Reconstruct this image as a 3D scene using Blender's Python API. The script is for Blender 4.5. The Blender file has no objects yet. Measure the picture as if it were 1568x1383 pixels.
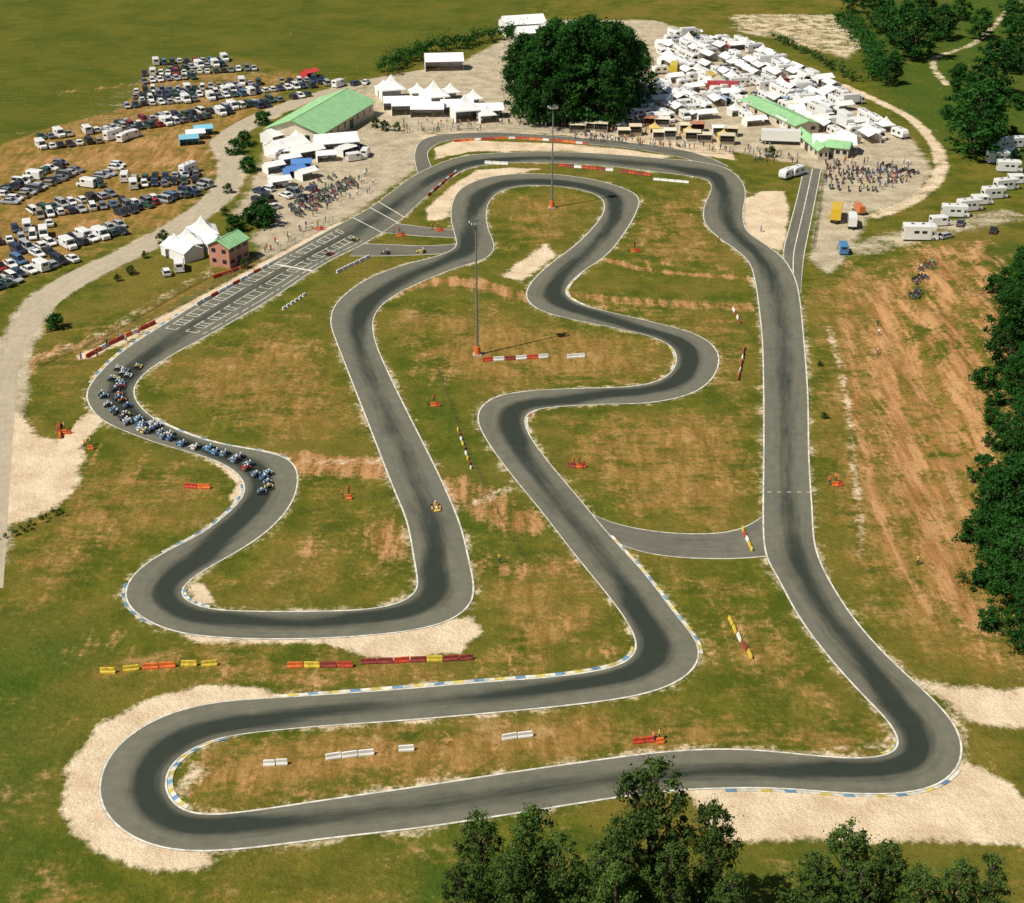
import bpy, math, random
import numpy as np
from mathutils import Vector, Matrix
random.seed(7); rng=np.random.default_rng(7)
rad=math.radians
sc=bpy.context.scene
# ---------------------------------------------------------------- survey: map coordinates are rectified onto the flat ground
CAMH=115.0; PIT=rad(28); FOC=2200.0
cP,sP=math.cos(PIT),math.sin(PIT)
def U(px,py):
    dx=(px-784)/FOC; dy=(691-py)/FOC
    dz=-sP+dy*cP; t=CAMH/(-dz)
    return np.array([dx*t,(cP+dy*sP)*t])
def UU(l): return np.array([U(*p) for p in l])
def hgt(bx,by,ty):
    Y=U(bx,by)[1]; k=(691-ty)/FOC
    return CAMH+Y*(k*cP-sP)/(cP+k*sP)
def ang(x0,y0,x1,y1):
    d=U(x1,y1)-U(x0,y0); return math.atan2(d[1],d[0])
def sst(x): x=np.clip(x,0,1); return x*x*(3-2*x)
def bank(x,y):   # height of the eroded embankment east of the track
    return 3.2*sst((x-66-.3*np.maximum(0,y-255))/30)*sst((y-178)/30)*sst((340-y)/45)
# ---------------------------------------------------------------- node helpers
def newmat(name):
    m=bpy.data.materials.new(name); m.use_nodes=True
    nt=m.node_tree; b=nt.nodes['Principled BSDF']; return m,nt,b
def N(nt,t,**k):
    n=nt.nodes.new(t)
    for a,v in k.items(): setattr(n,a,v)
    return n
def L(nt,a,b): nt.links.new(a,b)
def noise(nt,vec,scale,detail=4,rough=.55):
    n=N(nt,'ShaderNodeTexNoise'); n.inputs['Scale'].default_value=scale
    n.inputs['Detail'].default_value=detail; n.inputs['Roughness'].default_value=rough
    if vec is not None: L(nt,vec,n.inputs['Vector'])
    return n.outputs['Fac']
def math_(nt,op,a,b=None,c=None,clamp=False):
    n=N(nt,'ShaderNodeMath',operation=op); n.use_clamp=clamp
    for i,x in enumerate((a,b,c)):
        if x is None: continue
        if isinstance(x,(int,float)): n.inputs[i].default_value=x
        else: L(nt,x,n.inputs[i])
    return n.outputs[0]
def ramp(nt,x,a,b,c=0.,d=1.):
    n=N(nt,'ShaderNodeMapRange',interpolation_type='SMOOTHSTEP')
    L(nt,x,n.inputs[0]); n.inputs[1].default_value=a; n.inputs[2].default_value=b
    n.inputs[3].default_value=c; n.inputs[4].default_value=d
    return n.outputs[0]
def mix(nt,f,a,b,mode='MIX'):
    n=N(nt,'ShaderNodeMixRGB',blend_type=mode)
    for i,x in ((0,f),(1,a),(2,b)):
        if isinstance(x,(int,float)): n.inputs[i].default_value=x
        elif isinstance(x,tuple): n.inputs[i].default_value=(*x[:3],1)
        else: L(nt,x,n.inputs[i])
    return n.outputs[0]
def simple(name,col,rough=.8,var=.15,scale=2.,metal=0.):
    m,nt,b=newmat(name)
    g=N(nt,'ShaderNodeNewGeometry')
    f=ramp(nt,noise(nt,g.outputs['Position'],scale),.3,.7)
    c=mix(nt,f,tuple(x*(1-var) for x in col),tuple(min(1,x*(1+var)) for x in col))
    L(nt,c,b.inputs['Base Color']); b.inputs['Roughness'].default_value=rough; b.inputs['Metallic'].default_value=metal
    return m
def objcol(name,rough=.4,var=.08,coat=0.):
    m,nt,b=newmat(name)
    o=N(nt,'ShaderNodeObjectInfo'); g=N(nt,'ShaderNodeNewGeometry')
    f=noise(nt,g.outputs['Position'],1.5)
    k=mix(nt,f,(1-2*var,)*3,(1,1,1))
    c=mix(nt,1.0,o.outputs['Color'],k,'MULTIPLY')
    L(nt,c,b.inputs['Base Color']); b.inputs['Roughness'].default_value=rough
    b.inputs['Coat Weight'].default_value=coat
    return m
M_paint=objcol('car_paint',.3,.05,.5)
M_cloth=objcol('cloth_tinted',.85,.06)
M_glass=simple('window_glass',(.02,.025,.03),.08,.1)
M_tyre=simple('tyre_rubber',(.02,.02,.02),.9)
M_hub=simple('wheel_hub',(.4,.4,.42),.35,metal=.8)
M_lw=simple('lamp_lens',(.8,.8,.75),.2,.03)
M_lr=simple('tail_lamp',(.5,.02,.02),.3)
M_white=simple('white_paint',(.8,.8,.77),.6,.08,.4)
M_line=simple('road_marking_white',(.64,.62,.54),.7,.3,.9)
M_kw=simple('kerb_white',(.60,.57,.48),.7,.3,.7)
M_ky=simple('kerb_yellow',(.52,.42,.10),.7,.3,.7)
M_kb=simple('kerb_blue',(.13,.26,.40),.7,.3,.7)
M_kr=simple('kerb_red',(.42,.14,.08),.7,.3,.7)
M_steel=simple('galvanised_steel',(.3,.31,.32),.5,metal=.6)
M_dark=simple('dark_metal',(.05,.05,.055),.6)
M_wire=simple('weathered_fence',(.13,.11,.08),.9)
M_skin=simple('skin',(.5,.29,.2),.6)
M_hair=simple('hair',(.05,.03,.02),.8)
M_jean=simple('trousers',(.05,.065,.11),.9,.3,1)
M_shoe=simple('shoes',(.05,.05,.05),.8)
M_red=simple('red_plastic',(.50,.06,.025),.7,.3)
M_orange=simple('orange_plastic',(.72,.16,.03),.7,.25)
M_yel=simple('yellow_plastic',(.66,.48,.05),.7,.25)
M_dred=simple('dark_red_plastic',(.26,.045,.035),.7,.3)
M_wood=simple('tree_bark',(.09,.065,.045),.95,.3,3)
M_groof=simple('green_roof_sheet',(.29,.54,.27),.6,.1,.5)
M_cream=simple('cream_render',(.62,.55,.42),.9,.08,.7)
M_pink=simple('pink_render',(.50,.24,.17),.9,.1,.8)
M_conc=simple('concrete',(.38,.36,.32),.9)
def leafmat(name,dark,light):
    m,nt,b=newmat(name)
    tc=N(nt,'ShaderNodeTexCoord'); o=N(nt,'ShaderNodeObjectInfo')
    f=ramp(nt,noise(nt,tc.outputs['Object'],.45,3),.35,.65)
    f2=noise(nt,tc.outputs['Object'],3.,2)
    c=mix(nt,f,dark,light)
    c=mix(nt,ramp(nt,f2,.35,.7,0,.45),c,tuple(x*1.6 for x in light))
    k=math_(nt,'MULTIPLY_ADD',o.outputs['Random'],.5,.75)
    cc=N(nt,'ShaderNodeHueSaturation'); L(nt,c,cc.inputs['Color']); L(nt,k,cc.inputs['Value'])
    L(nt,cc.outputs[0],b.inputs['Base Color']); b.inputs['Roughness'].default_value=.65
    b.inputs['Specular IOR Level'].default_value=.2
    tr=N(nt,'ShaderNodeBsdfTranslucent'); L(nt,cc.outputs[0],tr.inputs['Color'])
    ms=N(nt,'ShaderNodeMixShader'); ms.inputs[0].default_value=.28
    L(nt,b.outputs[0],ms.inputs[1]); L(nt,tr.outputs[0],ms.inputs[2])
    L(nt,ms.outputs[0],nt.nodes['Material Output'].inputs['Surface'])
    return m
M_leafD=leafmat('foliage_dark',(.010,.055,.007),(.028,.105,.013))
M_leafL=leafmat('foliage_light',(.026,.065,.009),(.085,.14,.028))
# ---------------------------------------------------------------- mesh builder
class MB:
    def __init__(s): s.v=[];s.f=[];s.m=[]; s.M=Matrix.Identity(4)
    def add(s,vs,fs,mi):
        b=len(s.v)
        for p in vs: s.v.append(tuple(s.M@Vector(p)))
        for i,f in enumerate(fs):
            s.f.append(tuple(b+k for k in f)); s.m.append(mi if isinstance(mi,int) else mi[i])
    def box(s,c,d,mi,t=(1,1),sh=(0,0)):
        x,y,z=c; a,b,h=d[0]/2,d[1]/2,d[2]
        vs=[(x-a,y-b,z),(x+a,y-b,z),(x+a,y+b,z),(x-a,y+b,z)]
        a*=t[0]; b*=t[1]; x+=sh[0]; y+=sh[1]
        vs+=[(x-a,y-b,z+h),(x+a,y-b,z+h),(x+a,y+b,z+h),(x-a,y+b,z+h)]
        s.add(vs,[(3,2,1,0),(4,5,6,7),(0,1,5,4),(1,2,6,5),(2,3,7,6),(3,0,4,7)],mi)
    def cyl(s,p0,p1,r0,r1,n,mi,cap=True):
        p0=Vector(p0);p1=Vector(p1);d=(p1-p0)
        q=d.to_track_quat('Z','Y')
        vs=[]
        for p,r in((p0,r0),(p1,r1)):
            for i in range(n):
                a=2*math.pi*i/n; vs.append(p+q@Vector((r*math.cos(a),r*math.sin(a),0)))
        fs=[(i,(i+1)%n,n+(i+1)%n,n+i) for i in range(n)]
        if cap: fs+=[tuple(range(n-1,-1,-1)),tuple(range(n,2*n))]
        s.add(vs,fs,mi)
    def loft(s,rings,mi,cap=True):
        n=len(rings[0]); vs=[p for r in rings for p in r]; fs=[]
        for j in range(len(rings)-1):
            for i in range(n):
                fs.append((j*n+i,j*n+(i+1)%n,(j+1)*n+(i+1)%n,(j+1)*n+i))
        if cap: fs+=[tuple(range(n-1,-1,-1)),tuple((len(rings)-1)*n+i for i in range(n))]
        s.add(vs,fs,mi)
    def ball(s,c,r,mi,n=8,sz=1):
        rings=[]
        for j in range(1,6):
            a=math.pi*j/6
            rings.append([(c[0]+r*math.sin(a)*math.cos(2*math.pi*i/n),c[1]+r*math.sin(a)*math.sin(2*math.pi*i/n),c[2]-r*sz*math.cos(a)) for i in range(n)])
        s.loft(rings,mi)
    def mesh(s,me,mi):
        s.add([v.co.copy() for v in me.vertices],[tuple(p.vertices) for p in me.polygons],mi if isinstance(mi,int) else list(mi))
    def build(s,name,mats,smooth=False):
        me=bpy.data.meshes.new(name); me.from_pydata(s.v,[],s.f)
        for m in mats: me.materials.append(m)
        me.polygons.foreach_set('material_index',s.m)
        if smooth: me.polygons.foreach_set('use_smooth',[True]*len(s.f))
        me.update(); return me
def obj(name,me,loc=(0,0,0),rot=0,scale=1,color=None,parent=None):
    o=bpy.data.objects.new(name,me); sc.collection.objects.link(o)
    z=loc[2]+(float(bank(loc[0],loc[1])) if parent is None else 0)
    o.location=(loc[0],loc[1],z); o.rotation_euler=(0,0,rot)
    o.scale=(scale,)*3 if isinstance(scale,(int,float)) else scale
    if color: o.color=(*color,1)
    if parent: o.parent=parent
    return o
def at(name,me,px,py,rot=0,scale=1,color=None):
    p=U(px,py); return obj(name,me,(p[0],p[1],0),rot,scale,color)
# ---------------------------------------------------------------- track survey (left edge, right edge)
T=[(130,605,205,600),(150,572,222,572),(190,535,262,545),(260,490,340,502),(340,440,420,455),(430,392,495,405),(510,348,560,372),(570,315,612,338),(625,274,652,302),(665,253,690,272),(712,238,725,256),(780,233,785,249),(860,232,860,250),(940,236,938,255),(1010,242,1005,263),(1070,247,1060,270),(1115,258,1085,277),(1138,280,1088,292),(1142,300,1078,315),(1138,325,1078,340),(1143,352,1097,362),(1170,372,1130,385),(1200,395,1148,405),(1218,425,1155,430),(1226,460,1160,462),(1232,520,1166,520),(1238,600,1168,600),(1240,700,1168,700),(1245,780,1167,780),(1250,840,1170,845),(1275,895,1190,885),(1315,955,1225,950),(1370,1015,1275,1015),(1420,1060,1320,1065),(1462,1105,1355,1100),(1478,1145,1375,1130),(1470,1180,1372,1148),(1430,1208,1345,1158),(1370,1217,1300,1160),(1290,1216,1240,1155),(1200,1208,1170,1148),(1110,1208,1100,1145),(1020,1212,1010,1150),(920,1226,910,1163),(800,1245,790,1180),(650,1268,640,1203),(500,1285,500,1223),(400,1298,400,1238),(300,1306,330,1246),(230,1297,290,1243),(180,1270,265,1227),(152,1235,254,1203),(148,1200,258,1180),(165,1155,280,1155),(205,1118,320,1135),(260,1090,365,1125),(330,1074,430,1118),(430,1067,500,1112),(600,1055,620,1104),(740,1043,760,1092),(850,1035,880,1080),(920,1025,970,1068),(960,1015,1030,1053),(976,1000,1065,1032),(972,975,1073,1005),(955,945,1068,980),(925,905,1035,940),(880,850,990,880),(830,785,935,820),(785,730,885,760),(748,680,835,700),(730,645,808,660),(735,622,805,638),(760,605,820,627),(820,597,870,622),(890,594,930,619),(960,592,990,618),(1005,585,1050,608),(1030,567,1090,585),(1036,548,1104,555),(1028,530,1098,532),(1000,516,1070,512),(940,502,1010,495),(870,488,945,480),(825,475,895,468),(805,458,872,455),(810,435,868,442),(840,405,890,418),(880,375,930,390),(910,345,958,355),(925,320,975,325),(920,303,980,303),(900,293,962,290),(870,287,920,276),(835,284,860,267),(795,285,790,265),(765,293,740,272),(750,308,705,288),(745,325,692,310),(748,350,690,335),(758,378,696,360),(745,396,698,378),(700,410,668,392),(645,432,610,407),(600,455,555,430),(575,480,515,462),(572,505,505,492),(580,535,515,525),(605,590,540,590),(640,660,575,680),(675,730,600,745),(705,800,622,800),(720,860,633,860),(728,900,638,890),(722,930,635,910),(690,952,605,925),(620,968,560,932),(500,978,490,935),(380,979,400,935),(290,973,335,933),(235,957,300,925),(195,930,280,912),(188,902,282,895),(205,875,310,875),(250,845,355,850),(310,815,400,822),(350,783,435,790),(375,755,455,757),(372,735,460,725),(350,715,445,702),(310,698,400,690),(250,682,330,678),(190,660,265,655),(150,640,225,632)]
def cr(P,closed,step=1.2,smooth=6):
    P=np.array(P,float); n=len(P); out=[];tt=[]
    segs=n if closed else n-1
    for i in range(segs):
        if closed: a,b,c,d=P[(i-1)%n],P[i],P[(i+1)%n],P[(i+2)%n]
        else: a,b,c,d=P[max(i-1,0)],P[i],P[i+1],P[min(i+2,n-1)]
        k=max(2,int(np.linalg.norm((c-b)[:2])/step))
        for j in range(k):
            t=j/k; out.append(.5*((2*b)+(c-a)*t+(2*a-5*b+4*c-d)*t*t+(3*b-a-3*c+d)*t**3)); tt.append(i+t)
    if not closed: out.append(P[-1]); tt.append(n-1)
    out=np.array(out)
    for _ in range(smooth):
        if closed: out=(np.roll(out,1,0)+2*out+np.roll(out,-1,0))/4
        else: out[1:-1]=(out[:-2]+2*out[1:-1]+out[2:])/4
    return out,np.array(tt)
def pairs(T): return [np.concatenate([U(a,b),U(c,d)]) for a,b,c,d in T]
TR,TT=cr(pairs(T),True,1.2,8)
Lp,Rp=TR[:,:2],TR[:,2:]
C=(Lp+Rp)/2
def asphalt(name,light,dark):
    m,nt,b=newmat(name)
    uv=N(nt,'ShaderNodeUVMap'); uv.uv_map='uv'
    mp=N(nt,'ShaderNodeMapping'); L(nt,uv.outputs[0],mp.inputs[0]); mp.inputs['Scale'].default_value=(2.6,.03,1)
    st=noise(nt,mp.outputs[0],3.,6,.65)
    g=N(nt,'ShaderNodeNewGeometry'); P=g.outputs['Position']
    at_=N(nt,'ShaderNodeAttribute'); at_.attribute_name='dark'
    big=noise(nt,P,.07,3); mid=noise(nt,P,.6,4); fine=noise(nt,P,6.,4,.75)
    d=math_(nt,'ADD',at_.outputs['Fac'],math_(nt,'MULTIPLY',math_(nt,'SUBTRACT',st,.5),1.0))
    d=math_(nt,'ADD',d,math_(nt,'MULTIPLY',math_(nt,'SUBTRACT',big,.5),.7),clamp=True)
    c=mix(nt,ramp(nt,d,0,1),light,dark)
    c=mix(nt,1.,c,mix(nt,mid,(.72,.72,.72),(1.28,1.27,1.24)),'MULTIPLY')
    c=mix(nt,1.,c,mix(nt,fine,(.6,.6,.6),(1.4,1.4,1.4)),'MULTIPLY')
    L(nt,c,b.inputs['Base Color']); b.inputs['Roughness'].default_value=.85
    return m
M_asph=asphalt('asphalt',(.150,.147,.110),(.022,.030,.020))
M_asph2=asphalt('asphalt_lane',(.17,.16,.125),(.06,.06,.05))
M_road=asphalt('gravel_road',(.48,.41,.30),(.34,.29,.20))
def ribbon(name,A,B,closed,z,mat,dark=None,cols=10):
    n=len(A); nv=cols+1
    u=np.linspace(0,1,nv)
    V=A[:,None,:]*(1-u)[None,:,None]+B[:,None,:]*u[None,:,None]
    V=np.concatenate([V,np.full((n,nv,1),z)],2).reshape(-1,3)
    s=np.concatenate([[0],np.cumsum(np.linalg.norm(np.diff((A+B)/2,axis=0),axis=1))])
    F=[];UVs=[]
    for i in range(n if closed else n-1):
        j=(i+1)%n
        s1=s[i+1] if i+1<n else s[i]+1.2
        for k in range(cols):
            F.append((i*nv+k,i*nv+k+1,j*nv+k+1,j*nv+k))
            UVs+=[(u[k],s[i]),(u[k+1],s[i]),(u[k+1],s1),(u[k],s1)]
    me=bpy.data.meshes.new(name); me.from_pydata(V.tolist(),[],F)
    l=me.uv_layers.new(name='uv'); l.data.foreach_set('uv',np.array(UVs,dtype=np.float32).ravel())
    if dark is None: dark=np.full((n,nv),.3)
    a=me.attributes.new('dark','FLOAT','POINT'); a.data.foreach_set('value',np.asarray(dark,dtype=np.float32).ravel())
    me.materials.append(mat)
    me.update()
    if me.polygons[0].normal.z<0: me.flip_normals()
    return obj(name,me)
n=len(C)
k=8
d1=C-np.roll(C,k,0); d2=np.roll(C,-k,0)-C
a1=np.arctan2(d1[:,1],d1[:,0]); a2=np.arctan2(d2[:,1],d2[:,0])
cu=(a2-a1+math.pi)%(2*math.pi)-math.pi
def sm(x,m):
    for _ in range(m): x=(np.roll(x,1)+2*x+np.roll(x,-1))/4
    return x
cu_s=sm(cu,40); ca=sm(np.abs(cu),90)
line=.5-np.clip(cu_s*.55,-.16,.16)
rub=np.clip(.40+ca*1.9,0,1.1)
u=np.linspace(0,1,13)
D=np.exp(-((u[None,:]-line[:,None])/(.21))**2)*rub[:,None]*1.25+.08
ribbon('race_track',Lp,Rp,True,.03,M_asph,D,12)
wd=np.linalg.norm(Rp-Lp,axis=1,keepdims=True); ux=(Rp-Lp)/wd
def offs(side,a):
    return Lp+ux*a if side=='L' else Rp-ux*a
mbl=MB()
def stripe(side,a,b,z,idx,mi,mb,closed=False):
    A=offs(side,a);B=offs(side,b)
    m=len(idx)
    for q in range(m if closed else m-1):
        i=idx[q]; j=idx[(q+1)%m]
        vs=[(*A[i],z),(*B[i],z),(*B[j],z),(*A[j],z)]
        if side=='R': vs=vs[::-1]
        mb.add(vs,[(3,2,1,0)],mi)
allidx=list(range(n))
for side in 'LR':
    stripe(side,.04,.29,.045,allidx,0,mbl,True)
def tp(t,u_):
    i=int(np.searchsorted(TT,t)); i=min(i,n-1); return Lp[i]*(1-u_)+Rp[i]*u_
def mline(t0,u0,t1,u1,w,mb=mbl,z=.047):
    p=tp(t0,u0);q=tp(t1,u1);d=q-p;d/=np.linalg.norm(d);nn=np.array([-d[1],d[0]])*w/2
    mb.add([(*(p-nn),z),(*(q-nn),z),(*(q+nn),z),(*(p+nn),z)],[(0,1,2,3)],0)
ts=np.linspace(2.75,6.0,34)
for uu in (.14,.34,.54,.74,.88):
    for a,b in zip(ts[:-1],ts[1:]):
        mline(a,uu,a+(b-a)*.8,uu,.2)
for i,t in enumerate(ts):
    for uu in (.14,.54):
        mline(t,uu,t,uu+.2,.2,z=.051)
for t in (4.75,): mline(t,.02,t,.98,.8,z=.055)
for t in (6.45,6.9,7.15): mline(t,.02,t,.98,.3,z=.055)
for i in range(0,10,2): mline(27.6,i*.1+.02,27.6,i*.1+.1,.15)
lm=mbl.build('track_markings',[M_line]); obj('track_markings',lm)
mk=MB()
def kerb(side,t0,t1,cols,w=.5,blk=2):
    idx=[i for i in allidx if t0<=TT[i]<=t1]
    O=offs(side,-w);I=offs(side,-.02)
    for q in range(len(idx)-1):
        i,j=idx[q],idx[q+1]; c=cols[(q//blk)%len(cols)]
        vs=[(*I[i],.034),(*O[i],.11),(*O[i],0),(*I[j],.034),(*O[j],.11),(*O[j],0)]
        fs=[(0,1,4,3),(1,2,5,4)]
        if side=='L': fs=[f[::-1] for f in fs]
        mk.add(vs,fs,c)
WB=[0,1,0,2]
kerb('R',49.2,54.5,WB,.65,1);kerb('L',57,63.6,WB,.5,1);kerb('R',64.2,68,WB,.5,1);kerb('L',35.8,41,[0,0,2,0,1],.5,1)
kerb('L',.5,3.2,WB,.5,1);kerb('R',129,132.8,[0,2,0,0],.4,1);kerb('L',124,127.8,[0,0,2],.4,1);kerb('R',119.3,121.5,[0,2],.4,1)
kerb('R',8.3,10.2,[0,3],.5);kerb('R',34.8,36.8,[0,1],.4,1);kerb('R',84,87,[0,0,1],.4);kerb('L',78,80,[0,1],.4)
kerb('L',120,122.5,[0,2],.4,1);kerb('R',71.2,73,[0,0,3],.4)
obj('kerb',mk.build('kerb',[M_kw,M_ky,M_kb,M_kr]))
# ---- other lanes
def lane(name,PL,PR,z,mat=M_asph2,lines=True,dark=.35):
    m=min(len(PL),len(PR)); A,_=cr([np.concatenate([U(*PL[i]),U(*PR[i])]) for i in range(m)],False,1.5,5)
    a,b=A[:,:2],A[:,2:]
    ribbon(name,a,b,False,z,mat,np.full((len(a),7),dark),6)
    if lines:
        w=(b-a)/np.linalg.norm(b-a,axis=1,keepdims=True); mb=MB()
        for (p0,p1) in ((a+w*.02,a+w*.24),(b-w*.24,b-w*.02)):
            for i in range(len(a)-1):
                mb.add([(*p0[i],z+.008),(*p1[i],z+.008),(*p1[i+1],z+.008),(*p0[i+1],z+.008)],[(0,1,2,3)],0)
        obj(name+'_markings',mb.build(name+'_markings',[M_line]))
    return a,b
lane('link_road',[(900,783),(935,800),(1000,813),(1060,817),(1130,813),(1170,788)],[(935,826),(975,845),(1040,854),(1100,856),(1140,855),(1174,852)],.012)
lane('inner_loop_lane',[(640,268),(634,237),(645,214),(680,205),(760,202),(860,208),(950,216),(1030,226),(1085,240),(1115,254)],[(662,258),(655,234),(672,219),(700,213),(760,211),(860,217),(950,225),(1020,236),(1060,246),(1085,262)],.012)
a,b=lane('pit_lane',[(1205,410),(1199,385),(1210,340),(1221,298),(1230,258)],[(1226,450),(1231,395),(1241,345),(1250,300),(1258,258)],.012)
mb=MB(); c0=(a+b)/2
for i in range(len(a)-1):
    mb.add([(c0[i][0]-.12,c0[i][1],.022),(c0[i][0]+.12,c0[i][1],.022),(c0[i+1][0]+.12,c0[i+1][1],.022),(c0[i+1][0]-.12,c0[i+1][1],.022)],[(0,1,2,3)],0)
obj('lane_markings',mb.build('lane_markings',[M_line]))
lane('access_lane',[(548,372),(600,374),(650,376),(700,373)],[(535,392),(590,392),(650,390),(690,388)],.012)
lane('access_lane',[(570,338),(610,342),(650,347),(700,352)],[(560,352),(605,358),(650,362),(700,364)],.008)
lane('service_road',[(-40,900),(-22,640),(8,530),(50,455),(110,415),(200,375),(290,320),(335,280),(338,235),(325,215),(370,183),(450,152),(560,122),(700,98)],[(5,900),(22,640),(34,545),(80,474),(130,435),(220,388),(310,338),(365,285),(362,240),(350,222),(395,193),(460,160),(570,128),(700,104)],.008,M_road,False,.4)
# ---------------------------------------------------------------- ground sheet with surface-cover attributes
def axis(lo,hi,step,far,nf=22):
    c=list(np.arange(lo,hi+.1,step)); g=np.geomspace(1,far,nf)
    return np.array([lo-x for x in g[::-1]]+c+[hi+x for x in g])
gx=axis(-190,190,1.0,6000); gy=axis(60,640,1.0,7000)
X,Y=np.meshgrid(gx,gy); PX=X.ravel(); PY=Y.ravel()
def sdist_poly(P,closed=True):
    d=np.full(PX.shape,1e9); ins=np.zeros(PX.shape,bool)
    lo=P.min(0)-15; hi=P.max(0)+15
    s=np.where((PX>lo[0])&(PX<hi[0])&(PY>lo[1])&(PY<hi[1]))[0]
    x=PX[s];y=PY[s];dd=np.full(x.shape,1e9);ii=np.zeros(x.shape,bool); m=len(P)
    for i in range(m if closed else m-1):
        a=P[i];b=P[(i+1)%m]; e=b-a; l=e@e+1e-9
        t=np.clip(((x-a[0])*e[0]+(y-a[1])*e[1])/l,0,1)
        dd=np.minimum(dd,np.hypot(x-a[0]-t*e[0],y-a[1]-t*e[1]))
        if closed:
            c=((a[1]>y)!=(b[1]>y))
            with np.errstate(divide='ignore',invalid='ignore'):
                ii^=c&(x<(b[0]-a[0])*(y-a[1])/(b[1]-a[1]+1e-12)+a[0])
    d[s]=dd; ins[s]=ii
    return np.where(ins,d,-d) if closed else -d
att={k:np.zeros(PX.shape) for k in ('sand','gravel','earth','dry','field','lush')}
def reg(k,px,val=1,fe=2.5):
    sd=sdist_poly(UU(px)); att[k]=np.maximum(att[k],val*np.clip(.5+sd/(2*fe),0,1))
def path(k,px,w,val=1,fe=1.2):
    P=cr(UU(px),False,3,2)[0]; sd=w/2+sdist_poly(P,False); att[k]=np.maximum(att[k],val*np.clip(.5+sd/(2*fe),0,1))
S='sand'
reg(S,[(440,1070),(400,1050),(300,1048),(220,1073),(150,1110),(102,1170),(92,1230),(110,1280),(160,1312),(240,1335),(330,1332),(330,1300),(300,1250),(230,1200),(240,1130),(330,1090)],1,1.5)
reg(S,[(235,945),(300,965),(500,972),(640,960),(725,940),(742,970),(700,1000),(620,1012),(560,1008),(500,986),(300,984)],1,1.5)
reg(S,[(1040,1200),(1200,1200),(1370,1210),(1470,1165),(1500,1172),(1545,1200),(1600,1250),(1600,1292),(1400,1292),(1200,1290),(1095,1290),(1070,1250)],1,1.5)
reg(S,[(1405,1042),(1600,1058),(1600,1120),(1500,1112),(1460,1090)],1,2)
reg(S,[(1138,305),(1165,292),(1202,292),(1210,325),(1200,385),(1170,375),(1138,350)],1,1.5)
reg(S,[(650,320),(690,285),(730,260),(780,256),(830,258),(780,268),(730,275),(700,300),(685,335),(655,338)],1,1.5)
reg(S,[(765,422),(835,372),(850,385),(848,395),(800,432)],1,2)
reg(S,[(-60,600),(30,630),(60,665),(130,685),(125,740),(85,780),(0,812),(-80,850)],1,2)
reg(S,[(215,868),(320,805),(340,800),(300,830),(230,870),(200,890)],.9,1.2)
reg(S,[(285,895),(310,890),(335,925),(300,930)],1,1)
reg(S,[(320,700),(360,715),(385,745),(360,785),(350,760),(362,740)],1,1)
reg(S,[(255,1210),(290,1170),(330,1175),(280,1215),(300,1245),(265,1235)],.75,1.5)
reg(S,[(1270,1140),(1375,1125),(1370,1150),(1300,1158)],.6,1.5)
reg(S,[(700,214),(860,219),(950,227),(1040,240),(1000,243),(860,231),(720,232),(665,245),(665,225)],.85,1)
reg(S,[(640,206),(700,200),(860,205),(1000,214),(1120,226),(1130,246),(1090,240),(860,207),(680,203),(645,215)],.9,1)
reg(S,[(1110,20),(1310,20),(1335,70),(1300,95),(1180,60),(1120,50)],.6,4)
path(S,[(1270,500),(1285,560),(1296,610),(1306,680),(1312,760),(1322,850)],1.8,.75,1.5)
path(S,[(1290,130),(1345,155),(1400,185),(1435,225)],4,.85)
path(S,[(1435,225),(1440,265),(1400,305),(1340,330)],5,.7)
path(S,[(1570,-20),(1500,60),(1430,90),(1450,130)],4,.6)
path(S,[(130,545),(250,490),(420,397),(520,345)],4,.85)
path(S,[(60,545),(140,520),(240,460),(340,405)],5,.45)
path(S,[(140,640),(100,690)],5,.9)
path(S,[(445,700),(510,712),(580,705)],5,.4)
path(S,[(720,770),(790,745)],4,.5)
path(S,[(-20,210),(60,200),(200,215),(330,180)],4,.5,3)
G='gravel'
reg(G,[(580,125),(700,98),(770,60),(800,30),(1000,30),(1100,60),(1200,90),(1300,150),(1400,215),(1430,260),(1400,310),(1330,325),(1310,380),(1270,420),(1240,400),(1260,260),(1190,245),(1120,232),(860,206),(650,205),(640,255),(560,318),(470,370),(400,400),(385,360),(430,335),(350,330),(380,290),(400,240),(420,190),(480,160)],1,3)
path(G,[(0,560),(30,520),(60,465),(120,425),(210,381),(300,330),(350,282),(352,237),(340,217),(385,188),(455,157),(565,126),(720,100)],8,1,2)
path(G,[(20,520),(10,600),(0,680),(-30,860)],8,.9,2)
path(G,[(1540,330),(1480,345),(1400,360),(1320,380)],12,.6,3)
reg(G,[(200,110),(350,85),(500,125),(330,185),(170,215),(30,225)],.36,5)
E='earth'
reg(E,[(1290,400),(1345,420),(1400,370),(1500,375),(1560,420),(1560,700),(1530,900),(1545,1010),(1470,960),(1395,860),(1350,750),(1318,640),(1295,520)],.56,6)
reg(E,[(1320,430),(1385,450),(1400,560),(1425,700),(1455,800),(1520,930),(1470,950),(1400,860),(1360,750),(1330,640),(1310,540)],.72,6)
path(E,[(1300,470),(1310,600),(1330,720),(1365,830),(1420,930)],2.5,.85,2.5)
path(E,[(1345,450),(1365,600),(1390,720),(1430,840),(1500,960)],4,1,3)
path(E,[(1440,400),(1460,560),(1500,700),(1520,800)],5,.85,3)
path(E,[(1500,380),(1500,480),(1540,640)],4,.8,3)
path(E,[(590,450),(640,433),(720,430),(800,455)],6,.62)
path(E,[(870,450),(980,462),(1150,470)],5,.6)
path(E,[(905,385),(950,405),(1030,418),(1140,425)],3,.7)
reg(E,[(555,810),(610,790),(632,850),(600,870),(560,850)],.75,3)
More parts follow.
